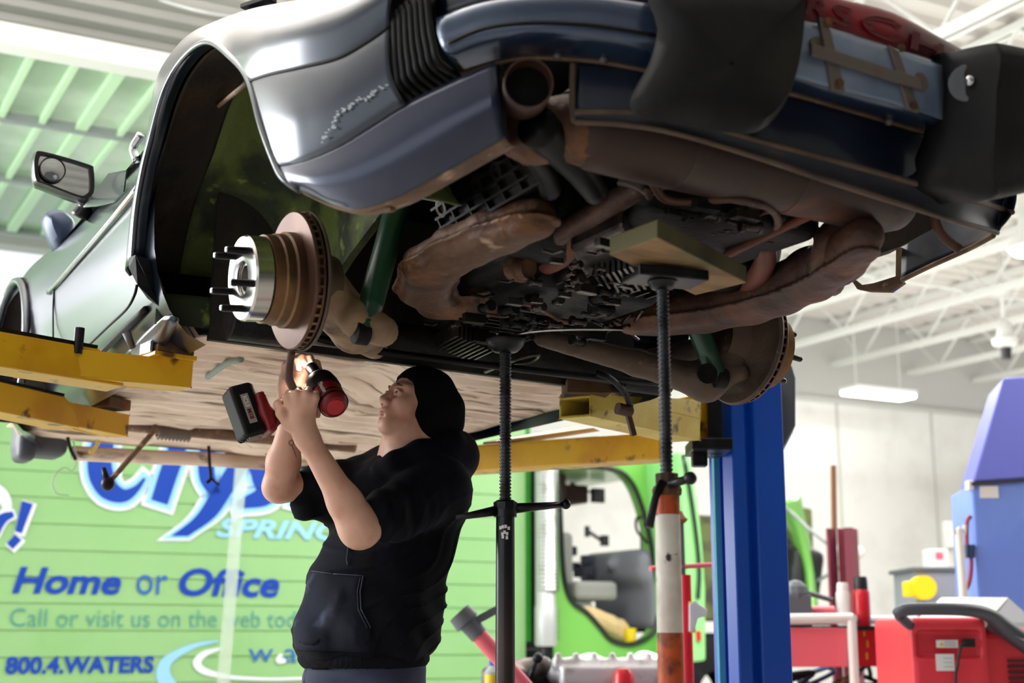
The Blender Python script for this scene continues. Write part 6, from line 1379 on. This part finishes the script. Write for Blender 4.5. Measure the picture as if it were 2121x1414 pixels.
def edge(v):
    for u in range(560, 760):
        d = WF.ray(u, v); 
        if HOODIE_TREE.ray_cast(Vector(WF.O.tolist()), Vector((d/np.linalg.norm(d)).tolist()))[0] is not None: return u + 2
    return 640
pk_rows = []
outl = [(1182, 752, 1192), (1205, 746, 1215), (1235, 745, 1240), (1262, 748, 1265), (1290, 760, 1288), (1318, 768, 1306), (1346, 764, 1350)]
for v0, u1, v1 in outl:
    u0 = edge(v0); pk_rows.append([on_torso(u0*(1 - t) + u1*t, v0*(1 - t) + v1*t, .0035 if t < 1 else .001) for t in np.linspace(0, 1, 16)])
MB().grid(loft(pk_rows, 2, 3)).build('pouch_pocket', M['hoodie_lit_dusty'], hd, smooth=True, thick=.004)
se = MB()
for pts, r in (([(edge(1182) + 4, 1182), (690, 1188), (752, 1192)], .0013), ([(752, 1192), (746, 1225), (748, 1262), (768, 1300)], .0015), ([(746, 1196), (740, 1225), (742, 1262), (760, 1300)], .0010)):
    P_ = []
    for i in range(len(pts) - 1):
        for t in np.linspace(0, 1, 8): P_.append(on_torso(pts[i][0]*(1 - t) + pts[i + 1][0]*t, pts[i][1]*(1 - t) + pts[i + 1][1]*t, .009))
    se.tube(P_, r, 5)
se.build('seam', mat('seam_thread', (64, 66, 84), .9), hd, smooth=True)
cd_ = MB().tube(spline([on_torso(u, v, .006) for u, v in [(722, 1118), (721, 1140), (719, 1158), (721, 1170)]], 4), .0028, 8)
cd_.build('drawcord', mat('cord', (42, 44, 58), .9), hd, smooth=True)
# trousers and boots
S = SDF((-.66, 3.45, .0), (-.1, 4.2, 1.0), .009)
S.ell(p(756, 1385, 3.82), (.168, .128, .10), TR, k=.05); hip = p(756, 1400, 3.82)
for s in (-1, 1):
    hj = hip + TR @ V3(s*.085, 0, -.05); kn_ = V3(hj[0] - .02, hj[1] + s*.01, .48) ; an = V3(hj[0], hj[1], .10)
    S.cone(hj, kn_, .095, .070, k=.04).cone(kn_, an, .068, .058, k=.03)
S.displace(lambda q: .004*np.sin(q[..., 2]*60 + q[..., 0]*30)*np.exp(-((q[..., 2] - .85)/.1)**2)); S.mb().build('trousers', M['trousers'], man, smooth=True)
MB().tube([hip + TR @ V3(-.12, -.085, .03), hip + TR @ V3(-.125, -.095, -.03)], .005, 6).build('belt_loop', M['trousers'], man)
for s in (-1, 1):
    hj = hip + TR @ V3(s*.085, 0, -.05); fd = V3(-math.cos(.5), -math.sin(.5), 0); c = V3(hj[0], hj[1], 0)
    S = SDF(c - (.35, .35, .02), c + (.35, .35, .2), .008)
    S.cone(c + V3(0, 0, .14), c + V3(0, 0, .06), .058, .052, k=.02).cone(c + fd*-.03 + V3(0, 0, .05), c + fd*.17 + V3(0, 0, .04), .05, .043, k=.02); S.halfspace((0, 0, .004), (0, 0, -1), .004)
    S.mb().build('boot', M['black_rubber'], man, smooth=True)
# ================================================================== the cordless driver
bk_ = p(692, 838, 3.455); fr_ = p(648, 766, 3.575); ax = (fr_ - bk_)/np.linalg.norm(fr_ - bk_); TL = np.linalg.norm(fr_ - bk_)
tool = thing('impact_driver', 'red and black cordless driver held up in the mechanic\'s fist', 'power tool', WF, bk_)
MB().lathe(bk_ - ax*.012, ax, [(0, .0), (0, .024), (.006, .033), (.02, .0375), (.062, .038), (.075, .036)], 36).build('motor_housing', M['tool_red'], tool, smooth=40)
hsg = tool.children[-1]
MB().lathe(bk_ - ax*.014, ax, [(0, 0), (0, .021), (.004, .023), (.006, .023)], 28).build('end_cap', mat('tool_red2', (196, 26, 44), .35), tool, smooth=40)
bl_ = MB()
for t, r in ((.014, .0378), (.03, .0378)):
    bl_.lathe(bk_ - ax*.012, ax, [(t, r - .004), (t, r), (t + .007, r), (t + .007, r - .004)], 36)
bl_.build('vent_band', M['tool_black'], tool, smooth=30)
MB().lathe(bk_ + ax*.058, ax, [(0, .036), (.004, .0405), (.03, .0405), (.055, .037), (.072, .028), (.078, .014), (.10, .012), (.10, 0)], 36).build('hammer_case', M['tool_black'], tool, smooth=40)
MB().lathe(bk_ + ax*.15, ax, [(0, .011), (.002, .016), (.04, .016), (.042, .012), (.042, 0)], 20).build('socket', M['stud_dark'], tool, smooth=40)
g0 = p(676, 815, 3.50); g1 = p(566, 866, 3.475)
S = SDF(np.minimum(g0, g1) - .09, np.maximum(g0, g1) + .09, .0045)
S.cone(g0, g1, .0225, .0205, k=.01).cone(g0 + ax*.0, g0*.8 + g1*.2, .03, .022, k=.02); S.mb().build('grip', M['tool_black'], tool, smooth=True)
gd = (g1 - g0)/np.linalg.norm(g1 - g0)
la = p(524, 908, 3.45) - p(486, 802, 3.45); la /= np.linalg.norm(la); gb = gd - la*(gd @ la); gb /= np.linalg.norm(gb); gc = np.cross(gb, la); gc = gc if gc[1] < 0 else -gc
BR = np.stack([la, gb, gc], 1)
BR = BR @ rot((1, 0, 0), 18)
la, gb, gc = BR[:, 0], BR[:, 1], BR[:, 2]
fc = p(545, 859, 3.47)
S = SDF(fc - .13, fc + .13, .0042); S.rbox(fc, (.052, .013, .036), .008, BR, k=.004).cone(fc + la*.0, g1, .024, .022, k=.02); S.mb().build('foot', M['tool_red'], tool, smooth=True)
bc_ = p(506, 855, 3.465)
S = SDF(bc_ - .14, bc_ + .14, .0042); S.rbox(bc_, (.066, .030, .038), .009, BR, k=.004)
for k in range(4): S.rbox(bc_ + la*.066 + gc*(-.024 + .016*k), (.006, .026, .003), .001, BR, k=.002, neg=True)
S.rbox(bc_ - gb*.028, (.060, .006, .034), .004, BR, k=.004)
bt_ = S.mb().build('battery', M['tool_black'], tool, smooth=True)
MB().box(bc_ + gc*.0385, (.076, .020, .0012), BR).build('battery_label', M['label_grey'], bt_)
put_letters('lettering', 'XC5.0', M['label_white'], bt_, bc_ + gc*.0395 - la*.034 + gb*.006, la, -gb, .030, .011, gc, off=.0006, offset=.02)
put_letters('lettering', 'M18', M['tool_red'], bt_, bc_ + gc*.0395 + la*.002 + gb*.006, la, -gb, .026, .011, gc, off=.0006, offset=.02)
cl_ = MB()
for k in range(3): cl_.box(bc_ + la*.068 + gc*(.018 - .015*k), (.004, .034, .006), BR)
cl_.build('battery_clip', M['label_grey'], bt_)
vv = np.array([0, -1, 0]) - ax*(np.array([0, -1, 0]) @ ax); vv /= np.linalg.norm(vv); vs = np.cross(vv, -ax)
put_letters('lettering', 'Milwaukee', M['label_white'], hsg, bk_ + ax*.058 + vv*.0382 - vs*.006, -ax, vs, .046, .012, vv, off=.0014, shear=.2)
ll_ = bpy.data.lights.new('driver_lamp', 'POINT'); ll_.energy = .35; ll_.color = (1, .86, .7); ll_.shadow_soft_size = .006
lo2 = bpy.data.objects.new('driver_lamp', ll_); COL.objects.link(lo2); lo2.location = tuple(p(628, 758, 3.565))
